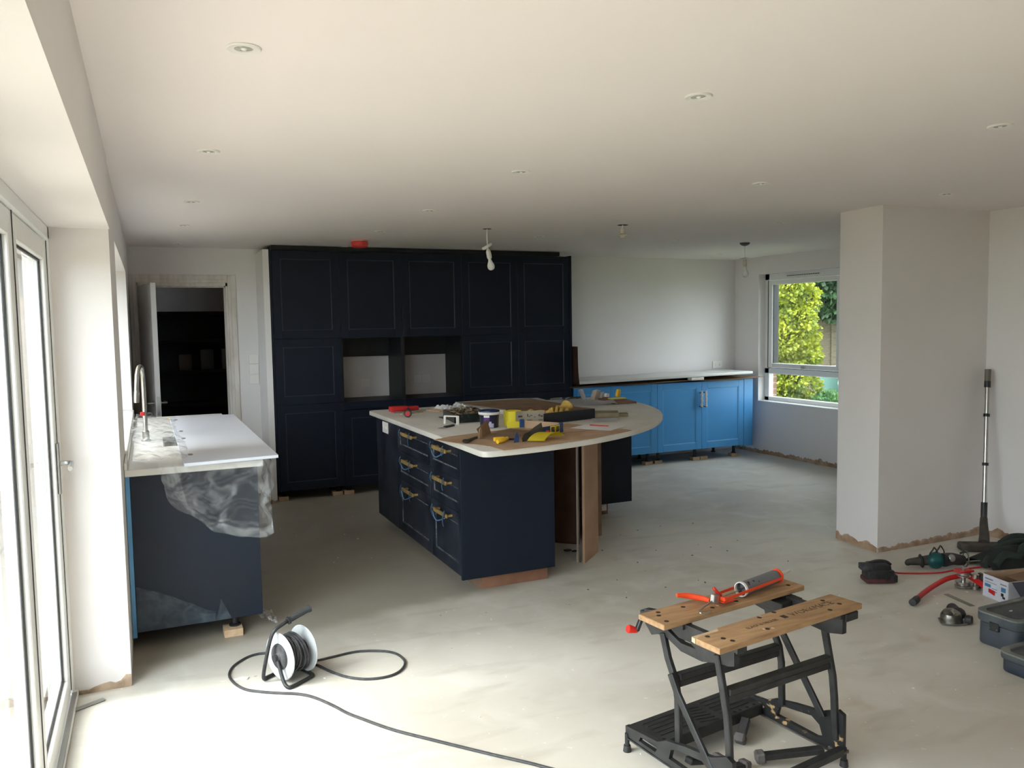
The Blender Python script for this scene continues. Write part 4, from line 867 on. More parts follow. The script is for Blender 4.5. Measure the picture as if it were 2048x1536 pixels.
# ================================================================== WORKBENCH
BO = Vector((1.93, 2.2, 0)); BU = Vector((.990, .139, 0)).normalized(); BV = Vector((-BU.y, BU.x, 0))
def B(u, v, z): return BO+BU*u+BV*v+Vector((0, 0, z))
MBX = Matrix((BU, BV, Vector((0, 0, 1)))).transposed().to_4x4(); MBX.translation = BO
bench = thing('workbench', 'folding black metal workbench with two worn wooden jaw planks', 'workbench', BO)
def bbox(mb, u0, u1, v0, v1, z0, z1, bev=0):
    b = bmesh.new(); bmesh.ops.create_cube(b, size=1); bmesh.ops.scale(b, vec=(abs(u1-u0), abs(v1-v0), abs(z1-z0)), verts=b.verts)
    if bev: bmesh.ops.bevel(b, geom=list(b.edges), offset=bev, segments=1, affect='EDGES')
    bmesh.ops.translate(b, vec=((u0+u1)/2, (v0+v1)/2, (z0+z1)/2), verts=b.verts); mb._merge(b, MBX); return mb
PT, PH = .60, .020
rear = MB(); bbox(rear, -.378, .350, .073, .203, PT-PH, PT, .0025)
rp = part('jaw_plank', rear, BWOOD, bench)
# front jaw has a worn notch at its left far corner
fj = MB(); fj.prism([(-.372, -.173), (.350, -.173), (.345, -.045), (-.25, -.045), (-.262, -.066), (-.352, -.066), (-.372, -.070)], PT-PH, PT, MBX, .0012)
fp = part('jaw_plank', fj, BWOOD, bench)
fj = MB(); fj.prism([(-.371, -.0655), (-.262, -.0655), (-.25, -.045), (-.366, -.045)], PT-PH, PT-.004, MBX); part('worn_corner', fj, ENDW, fp)
def discs(mb, lst, r=.0085):
    for u, v in lst: mb.lathe([(0, 0), (r, 0), (r, .0006), (0, .0006)], B(u, v, PT), n=14)
    return mb
DKW = mat('dark_hole', (58, 42, 30), .9)
part('peg_holes', discs(MB(), ((-.33, .15), (-.345, .095), (-.2, .165), (-.12, .10), (.0, .10), (.26, .17), (.30, .11), (-.31, .175))), DKW, rp)
part('peg_holes', discs(MB(), ((-.33, -.08), (-.30, -.12), (-.29, -.15), (-.12, -.145), (.02, -.055), (.26, -.075), (.28, -.13), (-.06, -.06), (.20, -.15))), DKW, fp)
for pl, lst in ((rp, ((.0, .10), (-.09, .105), (.31, .155))), (fp, ((-.10, -.15), (-.05, -.055), (.24, -.105), (-.13, -.14)))):
    part('screw_heads', discs(MB(), lst, .006), ENDW, pl)
# lettering worn into the front jaw: the photo shows a mark, dash-like words and a small square badge
ink = MB()
def txt(s, size, u, v, align='LEFT'):
    c_ = bpy.data.curves.new('lettering', 'FONT'); c_.body = s; c_.size = size; c_.align_x = align; c_.extrude = .0003; c_.resolution_u = 2
    o = bpy.data.objects.new('lettering', c_); COL.objects.link(o); bpy.context.view_layer.update()
    me = bpy.data.meshes.new_from_object(o); bpy.data.objects.remove(o); b2 = bmesh.new(); b2.from_mesh(me); bpy.data.meshes.remove(me)
    return b2
INK = mat('worn_print', (70, 58, 48), .85, rgb2=(150, 114, 76), scale=60, contrast=(.5, .62))
for s, sz, u, v in (('BLACK & DECKER', .019, -.175, -.112), ('WORKMATE', .040, .045, -.117)):
    b2 = txt(s, sz, u, v); L = MB(); L._merge(b2, MBX @ Matrix.Translation((u, v, PT+.0004)))
    part('printed_lettering', L, INK, fp)
bd = MB(); bbox(bd, .005, .027, -.115, -.090, PT, PT+.0005); part('printed_badge', bd, mat('ink_black', (40, 36, 32), .8), fp)
# side beams under the jaws
def plate_mesh(outer, holes, th):
    from mathutils.geometry import tessellate_polygon
    loops = [[Vector((p[0], p[1], 0)) for p in L] for L in [outer]+holes]; tris = tessellate_polygon(loops); flat = [v for L in loops for v in L]
    b = bmesh.new(); lo = [b.verts.new((v.x, v.y, 0)) for v in flat]; hi = [b.verts.new((v.x, v.y, th)) for v in flat]
    for a, b1, c1 in tris:
        b.faces.new((lo[a], lo[b1], lo[c1])); b.faces.new((hi[c1], hi[b1], hi[a]))
    k = 0
    for L in loops:
        n = len(L)
        for i in range(n): b.faces.new((lo[k+i], lo[k+(i+1) % n], hi[k+(i+1) % n], hi[k+i]))
        k += n
    return b
for s, nm in ((-1, 'left'), (1, 'right')):
    u0 = s*.262
    pl = MB(); prof = [(.275, .565), (.29, .535), (.235, .485), (.19, .478), (.13, .500), (.04, .468), (-.09, .500), (-.135, .512), (-.14, .560), (.06, .578), (.25, .578)]
    if s > 0: prof = [(.23, .578), (.235, .500), (.15, .485), (.02, .500), (-.10, .490), (-.165, .505), (-.165, .575), (-.02, .575)]
    Mp = MBX @ Matrix(((0, 0, 1, u0-.012), (1, 0, 0, 0), (0, 1, 0, 0), (0, 0, 0, 1)))
    if s < 0: pl._merge(plate_mesh([(.290, .572), (.290, .525), (.25, .487), (.215, .500), (.18, .506), (.10, .476), (.0, .474), (-.07, .494), (-.12, .500), (-.142, .508), (-.142, .560), (-.10, .578), (.25, .578)], [[(.165, .530), (.10, .505), (.03, .508), (.055, .522), (.11, .522), (.15, .540)]], .024), Mp)
    else: pl.prism(prof, 0, .024, Mp, .0015)
    sbm = part('side_beam', pl, DARKM, bench)
    gm = MB(); bbox(gm, u0-.022, u0+.022, .08, .19, .560, .5805); gm2 = MB(); bbox(gm2, u0-.022, u0+.022, -.165, -.06, .560, .5805)
    if s < 0:
        gm.bar(B(-.255, .17, .572), B(-.255, .12, .572), .03, .018); gm2.bar(B(-.2505, -.05, .565), B(-.2505, -.15, .557), .035, .022, .002)
    else:
        gm.bar(B(.25, .19, .55), B(.25, .05, .545), .12, .04, .003); gm2.bar(B(.30, -.08, .560), B(.30, -.17, .560), .07, .03, .003); gm2.bar(B(.33, -.13, .568), B(.345, -.155, .568), .02, .02)
    part('jaw_carrier', gm, DARKM, sbm); part('jaw_carrier', gm2, DARKM, sbm)
sc = MB()
for s in (-1, 1): sc.tube([B(s*.262, .29, .545), B(s*.262, -.13, .545)], .006, 8, smooth=False)
part('vise_screw', sc, SATIN, bench)
ck = MB(); ck.bar(B(-.262, .285, .552), B(-.262, .315, .548), .022, .022, .003); ck.bar(B(-.262, .305, .552), B(-.288, .315, .484), .020, .014, .003)
ckp = part('crank_arm', ck, DARKM, bench)
a_ = B(-.284, .317, .484); b_ = B(-.322, .325, .496)
part('crank_knob', MB().lathe([(0, 0), (.009, 0), (.011, .008), (.0155, .036), (.014, .041), (0, .041)], a_, b_-a_, 20), mat('knob_red', (226, 52, 40), .4), ckp)
# legs of one end
def leg_path(mb, pts_, w_, d_):
    for p, q in zip(pts_, pts_[1:]):
        e = (q-p).normalized()*.004; mb.bar(p-e, q+e, w_, d_, .003, upv=BV)
    return mb
def endset(s):
    u = s*.272
    leg_path(l := MB(), [B(u, .19, .510), B(u, .165, .43), B(u, .128, .36), B(u, .116, .30), B(u, .112, .135)], .020, .024); part('leg', l, DARKM, bench)
    leg_path(l := MB(), [B(u, -.070, .520), B(u, -.092, .42), B(u, -.112, .33), B(u, -.120, .25), B(u, -.128, .10)], .020, .024); part('leg', l, DARKM, bench)
    du_ = s*.018
    leg_path(l := MB(), [B(u+du_, .131, .385), B(u+du_, .100, .33), B(u+du_, -.065, .125)] if s < 0 else [B(u-du_, .14, .475), B(u-du_, .10, .43), B(u-du_, -.085, .17)], .016, .026); part('diagonal_brace', l, DARKM, bench)
endset(-1); endset(1)
for v, z0_, z1_ in ((.128, .372, .352), (-.100, .405, .372)):
    l = MB(); l.bar(B(-.262, v, z0_), B(.262, v, z0_-.012), .030, .024, .003); l.bar(B(-.262, v+.002, z0_-.026), B(.262, v+.002, z0_-.038), .020, .024, .002); part('cross_rail', l, DARKM, bench)
def side_frame(s):
    """pressed base side with two long slots"""
    u = s*.285; mb = MB(); o = [(.375, .060), (.375, .098), (.20, .112), (.155, .135), (.06, .155), (-.06, .172), (-.13, .205), (-.155, .195), (-.155, .045), (-.10, .045), (.15, .052)]
    h1 = [(.30, .070), (.29, .088), (.22, .095), (.20, .085), (.21, .068)]; h2 = [(.14, .075), (.13, .112), (.10, .125), (-.02, .140), (-.055, .12), (-.07, .078), (-.04, .068)]
    from mathutils.geometry import tessellate_polygon
    loops = [[Vector((p[0], p[1], 0)) for p in L] for L in (o, h1, h2)]; tris = tessellate_polygon(loops); flat = [v for L in loops for v in L]
    b = bmesh.new(); lo = [b.verts.new((v.x, v.y, 0)) for v in flat]; hi = [b.verts.new((v.x, v.y, .018)) for v in flat]
    for a, b1, c1 in tris:
        b.faces.new((lo[a], lo[b1], lo[c1])); b.faces.new((hi[c1], hi[b1], hi[a]))
    k = 0
    for L in loops:
        n = len(L)
        for i in range(n): b.faces.new((lo[k+i], lo[k+(i+1) % n], hi[k+(i+1) % n], hi[k+i]))
        k += n
    mb._merge(b, MBX @ Matrix(((0, 0, 1, u-.009), (1, 0, 0, 0), (0, 1, 0, 0), (0, 0, 0, 1))))
    return mb
PAINTY = mat('chipped_black', (26, 27, 29), .5, rgb2=(176, 146, 104), scale=26, contrast=(.60, .66))
for s in (-1, 1):
    sf = part('base_side', side_frame(s), PAINTY if s > 0 else DARKM, bench)
    g = MB(); bbox(g, s*.285-.020, s*.285+.020, -.162, -.10, .050, .062, .002); g.bar(B(s*.282, .36, .052), B(s*.282, -.12, .044), .03, .006, .001); part('base_flange', g, DARKM if s < 0 else MATS['galv'] if 'galv' in MATS else mat('galv', (96, 94, 90), .5, .4), sf)
    for v in (.368, -.150):
        ft = MB(); ft.tube([B(s*.292, v, .07), B(s*.292, v, .018)], .009, 10, smooth=False); ft.lathe([(0, 0), (.016, 0), (.013, .024), (0, .024)], B(s*.292, v, 0), n=12); part('foot', ft, BLK, bench)
l = MB(); l.bar(B(-.276, -.150, .062), B(.276, -.150, .062), .028, .030, .003); part('front_rail', l, DARKM, bench)
st = MB(); bbox(st, -.276, .276, .205, .378, .070, .096, .004); bbox(st, -.272, .272, .205, .212, .055, .075)
stp = part('step_board', st, DARKM, bench)
rb = MB()
for i in range(5):
    for (a, b) in ((-.235, -.07), (.07, .235)): bbox(rb, a, b, .345-i*.025, .352-i*.025, .0955, .0985, .001)
for i in range(6): rb.bar(B(-.04+.0, .35-i*.022, .0965), B(.04, .33-i*.022, .0965), .006, .004)
part('tread_ribs', rb, BLK, stp)
h = MB()
for u in (.10, .13, .16, .20, .24, -.24): h.lathe([(0, 0), (.007, 0), (.007, .0006), (0, .0006)], B(u, .222, .0962), n=12)
part('drain_holes', h, mat('hole_black', (6, 6, 7), .9), stp)
# folded legs lying inside the base
for (p, q, r1, nm) in ((B(.24, -.10, .055), B(.06, .02, .030), .02, 0), (B(-.24, .10, .070), B(-.10, .10, .030), .02, 1), (B(.16, .19, .075), B(.11, .17, .03), .02, 2), (B(-.20, .02, .055), B(-.04, .03, .02), .02, 3)):
    g = MB(); g.bar(p, q, .034, .022, .003); lg = part('folded_leg', g, DARKM, bench)
    d = (q-p).normalized(); g = MB(); g.bar(q-d*.005, q+d*.030, .042, .040, .006); part('rubber_foot', g, mat('grey_rubber', (112, 108, 108), .8, rgb2=(84, 80, 78), scale=30), lg)

# caulking gun on the rear jaw
gun = thing('caulking_gun', 'orange caulking gun holding a grey sealant cartridge, lying on the rear jaw plank', 'caulking gun', B(.09, .13, PT))
ga = B(.045, .118, PT+.030); gb = B(.270, .140, PT+.034); gd = (gb-ga).normalized(); gl = (gb-ga).length; gs = Vector((0, 0, 1)).cross(gd).normalized()
ct = part('cartridge', MB().lathe([(.0245, 0), (.0255, .0), (.0255, gl-.012), (.020, gl-.008), (0, gl-.008)], ga, gd, 32), mat('cartridge_grey', (112, 114, 118), .4, rgb2=(98, 100, 104), scale=4), gun)
part('plunger', MB().lathe([(0, .03), (.0245, .03), (.0245, .034), (0, .034)], ga, gd, 24), mat('cartridge_grey', (112, 114, 118), .4), gun)
part('cartridge_rim', MB().lathe([(.0245, -.002), (.0275, -.002), (.0275, .010), (.0245, .010), (.0245, -.002)], ga, gd, 32), WHITEP, gun)
ink = MB(); 
for k, (a, r0_, w_, h_) in enumerate(((.5, .030, .010, .008), (.8, .026, .006, .006), (.55, .060, .007, .006), (.9, .085, .005, .004))):
    c_ = ga+gd*r0_+(gs*-math.sin(a)+Vector((0, 0, 1))*math.cos(a))*.0256; ink.bar(c_-gd*w_/2, c_+gd*w_/2, h_, .001, upv=(gs*-math.sin(a)+Vector((0, 0, 1))*math.cos(a)))
part('printing', ink, mat('ink_black', (40, 36, 32), .8), ct)
nz = MB().lathe([(0, 0), (.010, 0), (.009, .03), (.006, .035), (.0075, .055), (.0055, .06), (.005, .085), (0, .085)], gb+gd*.0, gd+Vector((0, 0, .03)), 14)
part('nozzle', nz, mat('nozzle_clear', (240, 238, 232), .3), gun)
f = MB(); f.lathe([(.0, gl-.002), (.0285, gl-.002), (.0285, gl+.004), (0, gl+.004)], ga, gd, 28)
for sgn in (-1, 1):
    o = gs*sgn*.0285
    f.bar(ga+o-gd*.13, ga+o+gd*(gl+.001), .003, .011, .001)
f.bar(ga-gd*.13-gs*.029, ga-gd*.13+gs*.029, .004, .014, .001); f.bar(ga-gd*.13+Vector((0, 0, -.012)), ga-gd*.06+Vector((0, 0, -.018)), .050, .003)
part('cradle', f, ORANGE, gun)
g = MB(); o = ga-gd*.135
g.bar(o+Vector((0, 0, .0)), o-gd*.03+Vector((0, 0, .006)), .02, .03, .003); part('trigger_housing', g, SATIN, gun)
g = MB(); hp = o-gd*.02
g.tube([hp+BV*.02+Vector((0, 0, -.01)), hp+BV*.05-BU*.01+Vector((0, 0, -.008)), hp+BV*.085-BU*.045+Vector((0, 0, -.002)), hp+BV*.10-BU*.085+Vector((0, 0, .004))], lambda u: .007+.004*math.sin(u*PI), 10)
part('handle', g, ORANGE, gun)
g = MB(); g.tube([o+gd*.02+Vector((0, 0, .004)), o+gd*.0+BV*.008+Vector((0, 0, .025)), o-gd*.006+BV*.016+Vector((0, 0, .036))], .006, 8); part('trigger', g, mat('trigger_red', (206, 52, 34), .4), gun)
g = MB(); g.tube([ga+gd*.03, ga-gd*.14, ga-gd*.21+Vector((0, 0, -.012)), ga-gd*.235+Vector((0, 0, -.020))], .0035, 8, smooth=False); g.tube([ga-gd*.235+Vector((0, 0, -.020)), ga-gd*.242-BV*.012+Vector((0, 0, -.024)), ga-gd*.225-BV*.022+Vector((0, 0, -.0255)), ga-gd*.205-BV*.024+Vector((0, 0, -.0255))], .0038, 8)
part('push_rod', g, CHROME, gun)

# ================================================================== FLOOR TOOLS (right)
# compact black sander body with red underside
t = thing('battery_tool', 'squat black power tool body with a red underside on the floor by the partition corner', 'power tool', (4.04, 3.53, 0))
rz = Euler((0, 0, -.45)); Rm = rz.to_matrix()
def TT(x, y, z): return Vector((4.04, 3.53, 0))+Rm @ Vector((x, y, z))
c = MB(); c.obox(TT(0, 0, .022), (.18, .11, .030), rz, .010, 2); part('underside', c, mat('dusty_red', (92, 36, 34), .6, rgb2=(58, 40, 40), scale=20), t)
c = MB(); c.obox(TT(.0, 0, .058), (.165, .105, .055), rz, .010, 2); c.obox(TT(-.005, 0, .095), (.12, .09, .055), rz, .010, 2); c.obox(TT(.05, .01, .075), (.04, .08, .07), rz, .008, 2); c.obox(TT(.075, -.01, .035), (.05, .09, .05), rz, .010, 2); part('body', c, BLK, t)
c = MB(); c.obox(TT(-.085, -.02, .105), (.065, .07, .038), rz, .006, 2); part('battery_pack', c, mat('dusty_black', (34, 36, 40), .7, rgb2=(60, 62, 66), scale=30), t)
c = MB(); c.tube([TT(-.05, .01, .118), TT(.0, .015, .128), TT(.05, .015, .124), TT(.08, .01, .105)], .011, 10); part('handle', c, BLK, t)
c = MB(); c.obox(TT(-.02, -.054, .05), (.018, .004, .028), rz, .002); c.obox(TT(.03, -.054, .045), (.012, .004, .05), rz, .002); part('vent', c, GASK, t)
solo('red_cable', MB().tube([TT(.08, .02, .10), (4.17, 3.60, .06), (4.27, 3.60, .008), (4.36, 3.545, .006), (4.44, 3.505, .006), (4.53, 3.475, .006), (4.64, 3.47, .006), (4.74, 3.455, .006), (4.84, 3.44, .006), (4.95, 3.40, .006)], .0048, 8), RED, 'thin red flex running over the floor from the black power tool', 'cable', (4.5, 3.5, 0))
# teal drill
t = thing('power_drill', 'teal and black hammer drill lying on the floor in front of the alcove wall', 'drill', (4.62, 3.56, 0))
A_ = Vector((4.455, 3.655, .035)); B_ = Vector((4.56, 3.58, .055)); C_ = Vector((4.65, 3.53, .06)); D_ = Vector((4.79, 3.50, .045))
part('nose', MB().tube([A_+Vector((0, 0, -.018)), A_, A_.lerp(B_, .5), B_], lambda u: .014+.020*u, 14, sub=6), mat('drill_grey', (70, 66, 60), .6, rgb2=(44, 42, 40), scale=40), t)
part('collar', MB().lathe([(0, 0), (.040, 0), (.046, .006), (.040, .012), (0, .012)], A_.lerp(B_, .55), B_-A_, 20), BLK, t)
part('motor_housing', MB().ball(B_.lerp(C_, .35)+Vector((0, 0, -.002)), .056, (1.15, .85, .95), 3), TEAL, t)
part('tail', MB().tube([C_-Vector((.03, 0, 0)), C_+Vector((.03, -.01, .002)), C_.lerp(D_, .6), D_-Vector((.02, 0, 0))], lambda u: .044-.012*u, 14), BLK, t)
part('dial', MB().lathe([(0, 0), (.022, 0), (.024, .008), (.016, .014), (0, .014)], C_+Vector((-.002, -.035, .018)), (-.3, -.9, .35), 18), SATIN, t)
part('guard_ring', MB().tube([D_+Vector((.0, .02*0, 0))+Vector((.022*math.cos(a)*.6, -.03*math.cos(a)*.4, .052*math.sin(a)+.006)) for a in [2*PI*i/16 for i in range(16)]], .005, 8, closed=True, sub=2), mat('clear_ring', (112, 116, 108), .4), t)
lp = MB()
for dx, r_ in ((-.035, .030), (.022, .034)):
    c0 = B_.lerp(C_, .45)+Vector((dx, .0, .055)); lp.tube([c0+Vector((r_*math.cos(a), .01*math.sin(a*2), r_*math.sin(a))) for a in [-.6+(PI+1.2)*i/10 for i in range(11)]], .0045, 8)
lp.tube([D_+Vector((-.05, 0, .05)), D_+Vector((-.02, 0, .056)), D_+Vector((.005, 0, .05))], .006, 8)
part('cord_loop', lp, BLK, t)
# pipe bender
t = thing('pipe_bender', 'red pipe bender with steel pulleys and a black grip lying on the floor', 'pipe bender', (4.38, 3.2, 0))
j = Vector((4.415, 3.235, .055))
part('long_arm', MB().tube([(3.905, 3.155, .022), (4.05, 3.215, .026), (4.20, 3.255, .040), (4.32, 3.265, .058), (4.41, 3.24, .070)], .0145, 14), RED, t)
part('grip', MB().tube([(3.862, 3.138, .022), (3.90, 3.152, .022), (3.935, 3.168, .022)], lambda u: .020, 14), BLK, t)
part('short_arm', MB().bar((4.405, 3.235, .066), (4.375, 3.10, .052), .020, .030, .003)if False else MB().bar((4.44, 3.22, .070), (4.375, 3.00, .035), .024, .030, .004), RED, t)
for z, r_, nm in ((.012, .046, 0), (.072, .040, 1)):
    part('pulley', MB().lathe([(0, 0), (r_, 0), (r_, .006), (r_*.82, .010), (r_*.82, .018), (r_, .022), (r_, .028), (0, .028)], (4.40, 3.225, z), n=32), CHROME, t)
part('top_plate', MB().prism([(-.05, -.03), (.045, -.04), (.05, .02), (-.01, .045), (-.055, .02)], 0, .010, Matrix.Translation((4.40, 3.23, .1005))), RED, t)
part('axle', MB().lathe([(0, 0), (.012, 0), (.012, .118), (.008, .122), (0, .122)], (4.40, 3.225, .0), n=16), CHROME, t)
part('roller', MB().lathe([(0, 0), (.018, 0), (.018, .02), (.011, .026), (.011, .06), (.018, .066), (.018, .09), (.008, .096), (0, .096)], (4.425, 3.165, .005), n=18), CHROME, t)
part('former', MB().obox((4.47, 3.17, .05), (.05, .05, .09), Euler((.3, .2, .5)), .012, 2), mat('cast_iron', (56, 50, 46), .6, .5, rgb2=(90, 82, 76), scale=30), t)
# grinder
t = thing('angle_grinder', 'angle grinder head with a shiny steel guard lying on the floor', 'grinder', (3.84, 2.86, 0))
part('guard', MB().lathe([(.0, .062), (.022, .060), (.042, .050), (.052, .030), (.054, .006), (.050, .004), (0, .004)], (3.835, 2.875, .012), (-.18, -.12, 1), 30), mat('scratched_steel', (150, 146, 138), .3, .95, rgb2=(90, 86, 80), scale=22), t)
part('flange_plate', MB().prism([(-.085, -.02), (-.02, -.055), (.05, -.055), (.06, -.01), (.02, .05), (-.05, .045)], 0, .005, Matrix.Translation((3.835, 2.87, .010)) @ Matrix.Rotation(-.2, 4, 'Z') @ Matrix.Rotation(.06, 4, 'X')), SATIN, t)
part('gear_head', MB().ball((3.875, 2.865, .048), .036, (1.1, 1, .9), 2, .15), DARKM, t)
part('motor_body', MB().tube([(3.875, 2.875, .045), (3.905, 2.905, .04), (3.94, 2.95, .036)], .030, 14), BLK, t)
part('side_knob', MB().lathe([(0, 0), (.020, .004), (.024, .02), (.020, .036), (0, .04)], (3.885, 2.835, .024), (.35, -.9, .1), 18), BLK, t)
v = MB()
for k in range(4): v.bar((3.80+.012*k, 2.835+.004*k, .064), (3.812+.012*k, 2.862+.004*k, .072), .004, .006)
part('vent_slots', v, mat('bright_steel', (225, 225, 222), .2, .9), t)
solo('steel_rule', MB().bar((4.205, 3.19, .003), (4.155, 2.985, .003), .032, .0018, .0005), mat('dusty_steel', (150, 146, 134), .55, .4), 'flat steel strip lying on the floor behind the grinder', 'strip', (4.18, 3.09, 0))
# carton
t = thing('carton', 'open cardboard carton with white printed front on the floor behind the grey cases', 'box', (4.5, 3.0, 0))
k0, k1 = Vector((4.388, 3.09, 0)), Vector((4.35, 2.915, 0)); kd = (k1-k0).normalized(); kn = Vector((-kd.y, kd.x, 0))
WPR = mat('printed_white', (206, 206, 212), .6, rgb2=(190, 192, 202), scale=14)
part('front_side', MB().bar(k0+Vector((0, 0, .065)), k1+Vector((0, 0, .065)), .004, .13), WPR, t)
part('back_side', MB().bar(k0+kn*.30+Vector((0, 0, .065)), k1+kn*.30+Vector((0, 0, .065)), .004, .13), CARD, t)
part('far_side', MB().bar(k0+Vector((0, 0, .068)), k0+kn*.30+Vector((0, 0, .068)), .004, .136), CARD, t)
part('near_side', MB().bar(k1+Vector((0, 0, .065)), k1+kn*.30+Vector((0, 0, .065)), .004, .13), WPR, t)
part('base', MB().bar(k0+kn*.15+Vector((0, 0, .003)), k1+kn*.15+Vector((0, 0, .003)), .30, .004), CARD, t)
part('open_flap', MB().grid(lambda u, v_: k1+Vector((0, 0, .13))+kn*(.02+.26*u)+kd*(.10*v_)+Vector((0, 0, -.10*v_)), 3, 3, .003), mat('flap_grey', (104, 106, 118), .7), t)
part('inner_flap', MB().grid(lambda u, v_: k0.lerp(k1, .1+.8*u)+kn*(.30-.17*v_)+Vector((0, 0, .128-.02*v_)), 3, 3, .003), CARD, t)
pr = MB(); ko = -kn*.0028
def inkbar(a, b, z, h, mb): mb.bar(k0.lerp(k1, a)+ko+Vector((0, 0, z)), k0.lerp(k1, b)+ko+Vector((0, 0, z)), .001, h)
inkbar(.08, .40, .108, .007, pr); inkbar(.08, .55, .090, .003, pr); inkbar(.70, .95, .104, .006, pr); part('printing', pr, mat('print_grey', (120, 118, 124), .7), t)
pr = MB(); inkbar(.08, .32, .070, .018, pr); inkbar(.74, .92, .075, .026, pr); inkbar(.36, .58, .06, .003, pr); inkbar(.36, .58, .045, .003, pr); part('blue_printing', pr, mat('print_cyan', (62, 116, 150), .6), t)
pr = MB(); inkbar(.74, .84, .045, .018, pr); inkbar(.80, .90, .030, .012, pr); part('black_printing', pr, mat('ink_black', (40, 36, 32), .8), t)
# green tool bag / coat
t = thing('tool_bag', 'dark green slack tool bag with thick straps heaped at the right wall', 'bag', (5.1, 3.45, 0))
GB = mat('bag_green', (30, 42, 38), .8, rgb2=(46, 58, 52), scale=10, bump=.15)
part('body', MB().grid(lambda u, v_: Vector((4.86+.42*u, 3.36+.22*v_-.10*u, .004+.115*math.sin(PI*min(1, v_*1.0))**.6*(math.sin(PI*min(1, .08+u*.75)))**.7*(1+.25*nz3((u*4, v_*3, 0), 1, 5)))), 30, 16), mat('bag_black_green', (20, 27, 26), .8, rgb2=(34, 42, 40), scale=8), t)
for k, P_ in enumerate((((4.86, 3.42, .02), (4.98, 3.46, .075), (5.10, 3.47, .10), (5.24, 3.46, .12), (5.38, 3.42, .10)), ((4.90, 3.37, .03), (4.98, 3.37, .085), (5.08, 3.34, .075), (5.16, 3.36, .12), (5.30, 3.36, .14), (5.42, 3.33, .10)), ((5.16, 3.52, .10), (5.25, 3.50, .14), (5.36, 3.46, .13), (5.46, 3.44, .08)))):
    part('strap', MB().tube(P_, .024, 10), GB, t)
part('white_badge', MB().ball((5.135, 3.30, .085), .012, (1, .5, 1), 1, .4), WHITEP, t)
solo('red_box', MB().box(5.17, 5.38, 3.10, 3.22, 0, .12, .006), mat('carton_red', (150, 84, 66), .8), 'small red-brown carton at the right picture edge beside the green bag', 'box', (5.27, 3.16, 0))
# vacuum wand
t = thing('vacuum_wand', 'steel vacuum cleaner tube with black floor head leaning in the alcove corner', 'vacuum tube', (5.35, 3.7, 0))
bt, tp_ = Vector((5.425, 3.83, .175)), Vector((5.560, 3.925, 1.235)); wd = (tp_-bt).normalized()
def wp(z): return bt+wd*((z-bt.z)/wd.z)
part('floor_head', MB().obox((5.235, 3.68, .030), (.34, .10, .055), Euler((0, 0, -.55)), .016, 3), mat('dusty_dark', (54, 50, 46), .8, rgb2=(78, 72, 66), scale=14), t)
part('neck', MB().tube([(5.235, 3.69, .05), (5.30, 3.735, .09), (5.37, 3.79, .135), tuple(bt)], lambda u: .036-.012*u, 14), mat('dusty_dark', (54, 50, 46), .8), t)
part('socket_sleeve', MB().tube([wp(.14), wp(.29)], .0215, 16, smooth=False), BLK, t)
part('lower_tube', MB().tube([wp(.28), wp(1.13)], .0155, 16, smooth=False), CHROME, t)
for z in (.55, .90): part('clip', MB().tube([wp(z), wp(z+.022)], .021, 14, smooth=False), BLK, t)
part('upper_collar', MB().tube([wp(1.11), wp(1.155)], .0215, 16, smooth=False), BLK, t)
part('hand_end', MB().tube([wp(1.15), wp(1.24)], .0205, 16, smooth=False), mat('pipe_grey', (112, 108, 96), .5), t)
# grey cases
def case(label, x0, x1, y0, y1, z0, z1, lid_t, mt, group):
    t = thing('tool_case', label, 'case', ((x0+x1)/2, (y0+y1)/2, z0), group)
    def rr(a, b, c_, d, r_=.05, n=6):
        P_ = []
        for cx, cy, a0 in ((b-r_, d-r_, 0), (a+r_, d-r_, PI/2), (a+r_, c_+r_, PI), (b-r_, c_+r_, 1.5*PI)):
            for k in range(n+1): P_.append((cx+r_*math.cos(a0+PI/2*k/n), cy+r_*math.sin(a0+PI/2*k/n)))
        return P_
    zl = z1-lid_t
    part('lower_shell', MB().prism(rr(x0+.008, x1-.008, y0+.008, y1-.008), z0, zl-.003, None, .006), mt, t)
    l = MB(); l.prism(rr(x0, x1, y0, y1), zl, z1-.008, None, .005); lid = part('lid', l, mat('case_lid_dusty', (84, 88, 88), .8, rgb2=(62, 68, 74), scale=8), t)
    l = MB(); o = rr(x0, x1, y0, y1); n = len(o); ii = rr(x0+.03, x1-.03, y0+.03, y1-.03, .035)
    bm = l.bm; R0 = [bm.verts.new((x, y, z1-.008)) for x, y in o]; R1 = [bm.verts.new((x, y, z1)) for x, y in o]; R2 = [bm.verts.new((x, y, z1)) for x, y in ii]; R3 = [bm.verts.new((x, y, z1-.010)) for x, y in ii]
    for P_, Q_ in ((R0, R1), (R1, R2), (R2, R3)):
        for k in range(n): bm.faces.new((P_[k], P_[(k+1) % n], Q_[(k+1) % n], Q_[k]))
    bm.faces.new(R3[::-1] if False else R3)
    part('lid_rim', l, mat('case_grey_dusty', (128, 130, 124), .8, rgb2=(92, 96, 98), scale=9), lid)
    lt = MB()
    for yy in (y0+.10,): lt.box(x0-.004, x0+.006, yy, yy+.05, zl-.03, zl+.012, .003)
    part('latch', lt, BLK, t)
    rv = MB()
    for q_ in (.108, .142): rv.ball((x0-.005, y0+q_, zl-.018), .004, (1, 1, 1), 1)
    part('rivets', rv, CHROME, t)
    return t
CG = mat('case_blue_grey', (52, 58, 66), .6, rgb2=(66, 72, 80), scale=7, bump=.05)
case('large blue-grey plastic tool case on the floor with a dusty lid, the taller one', 3.715, 4.25, 2.43, 2.665, 0, .165, .05, CG, 'plastic tool cases')
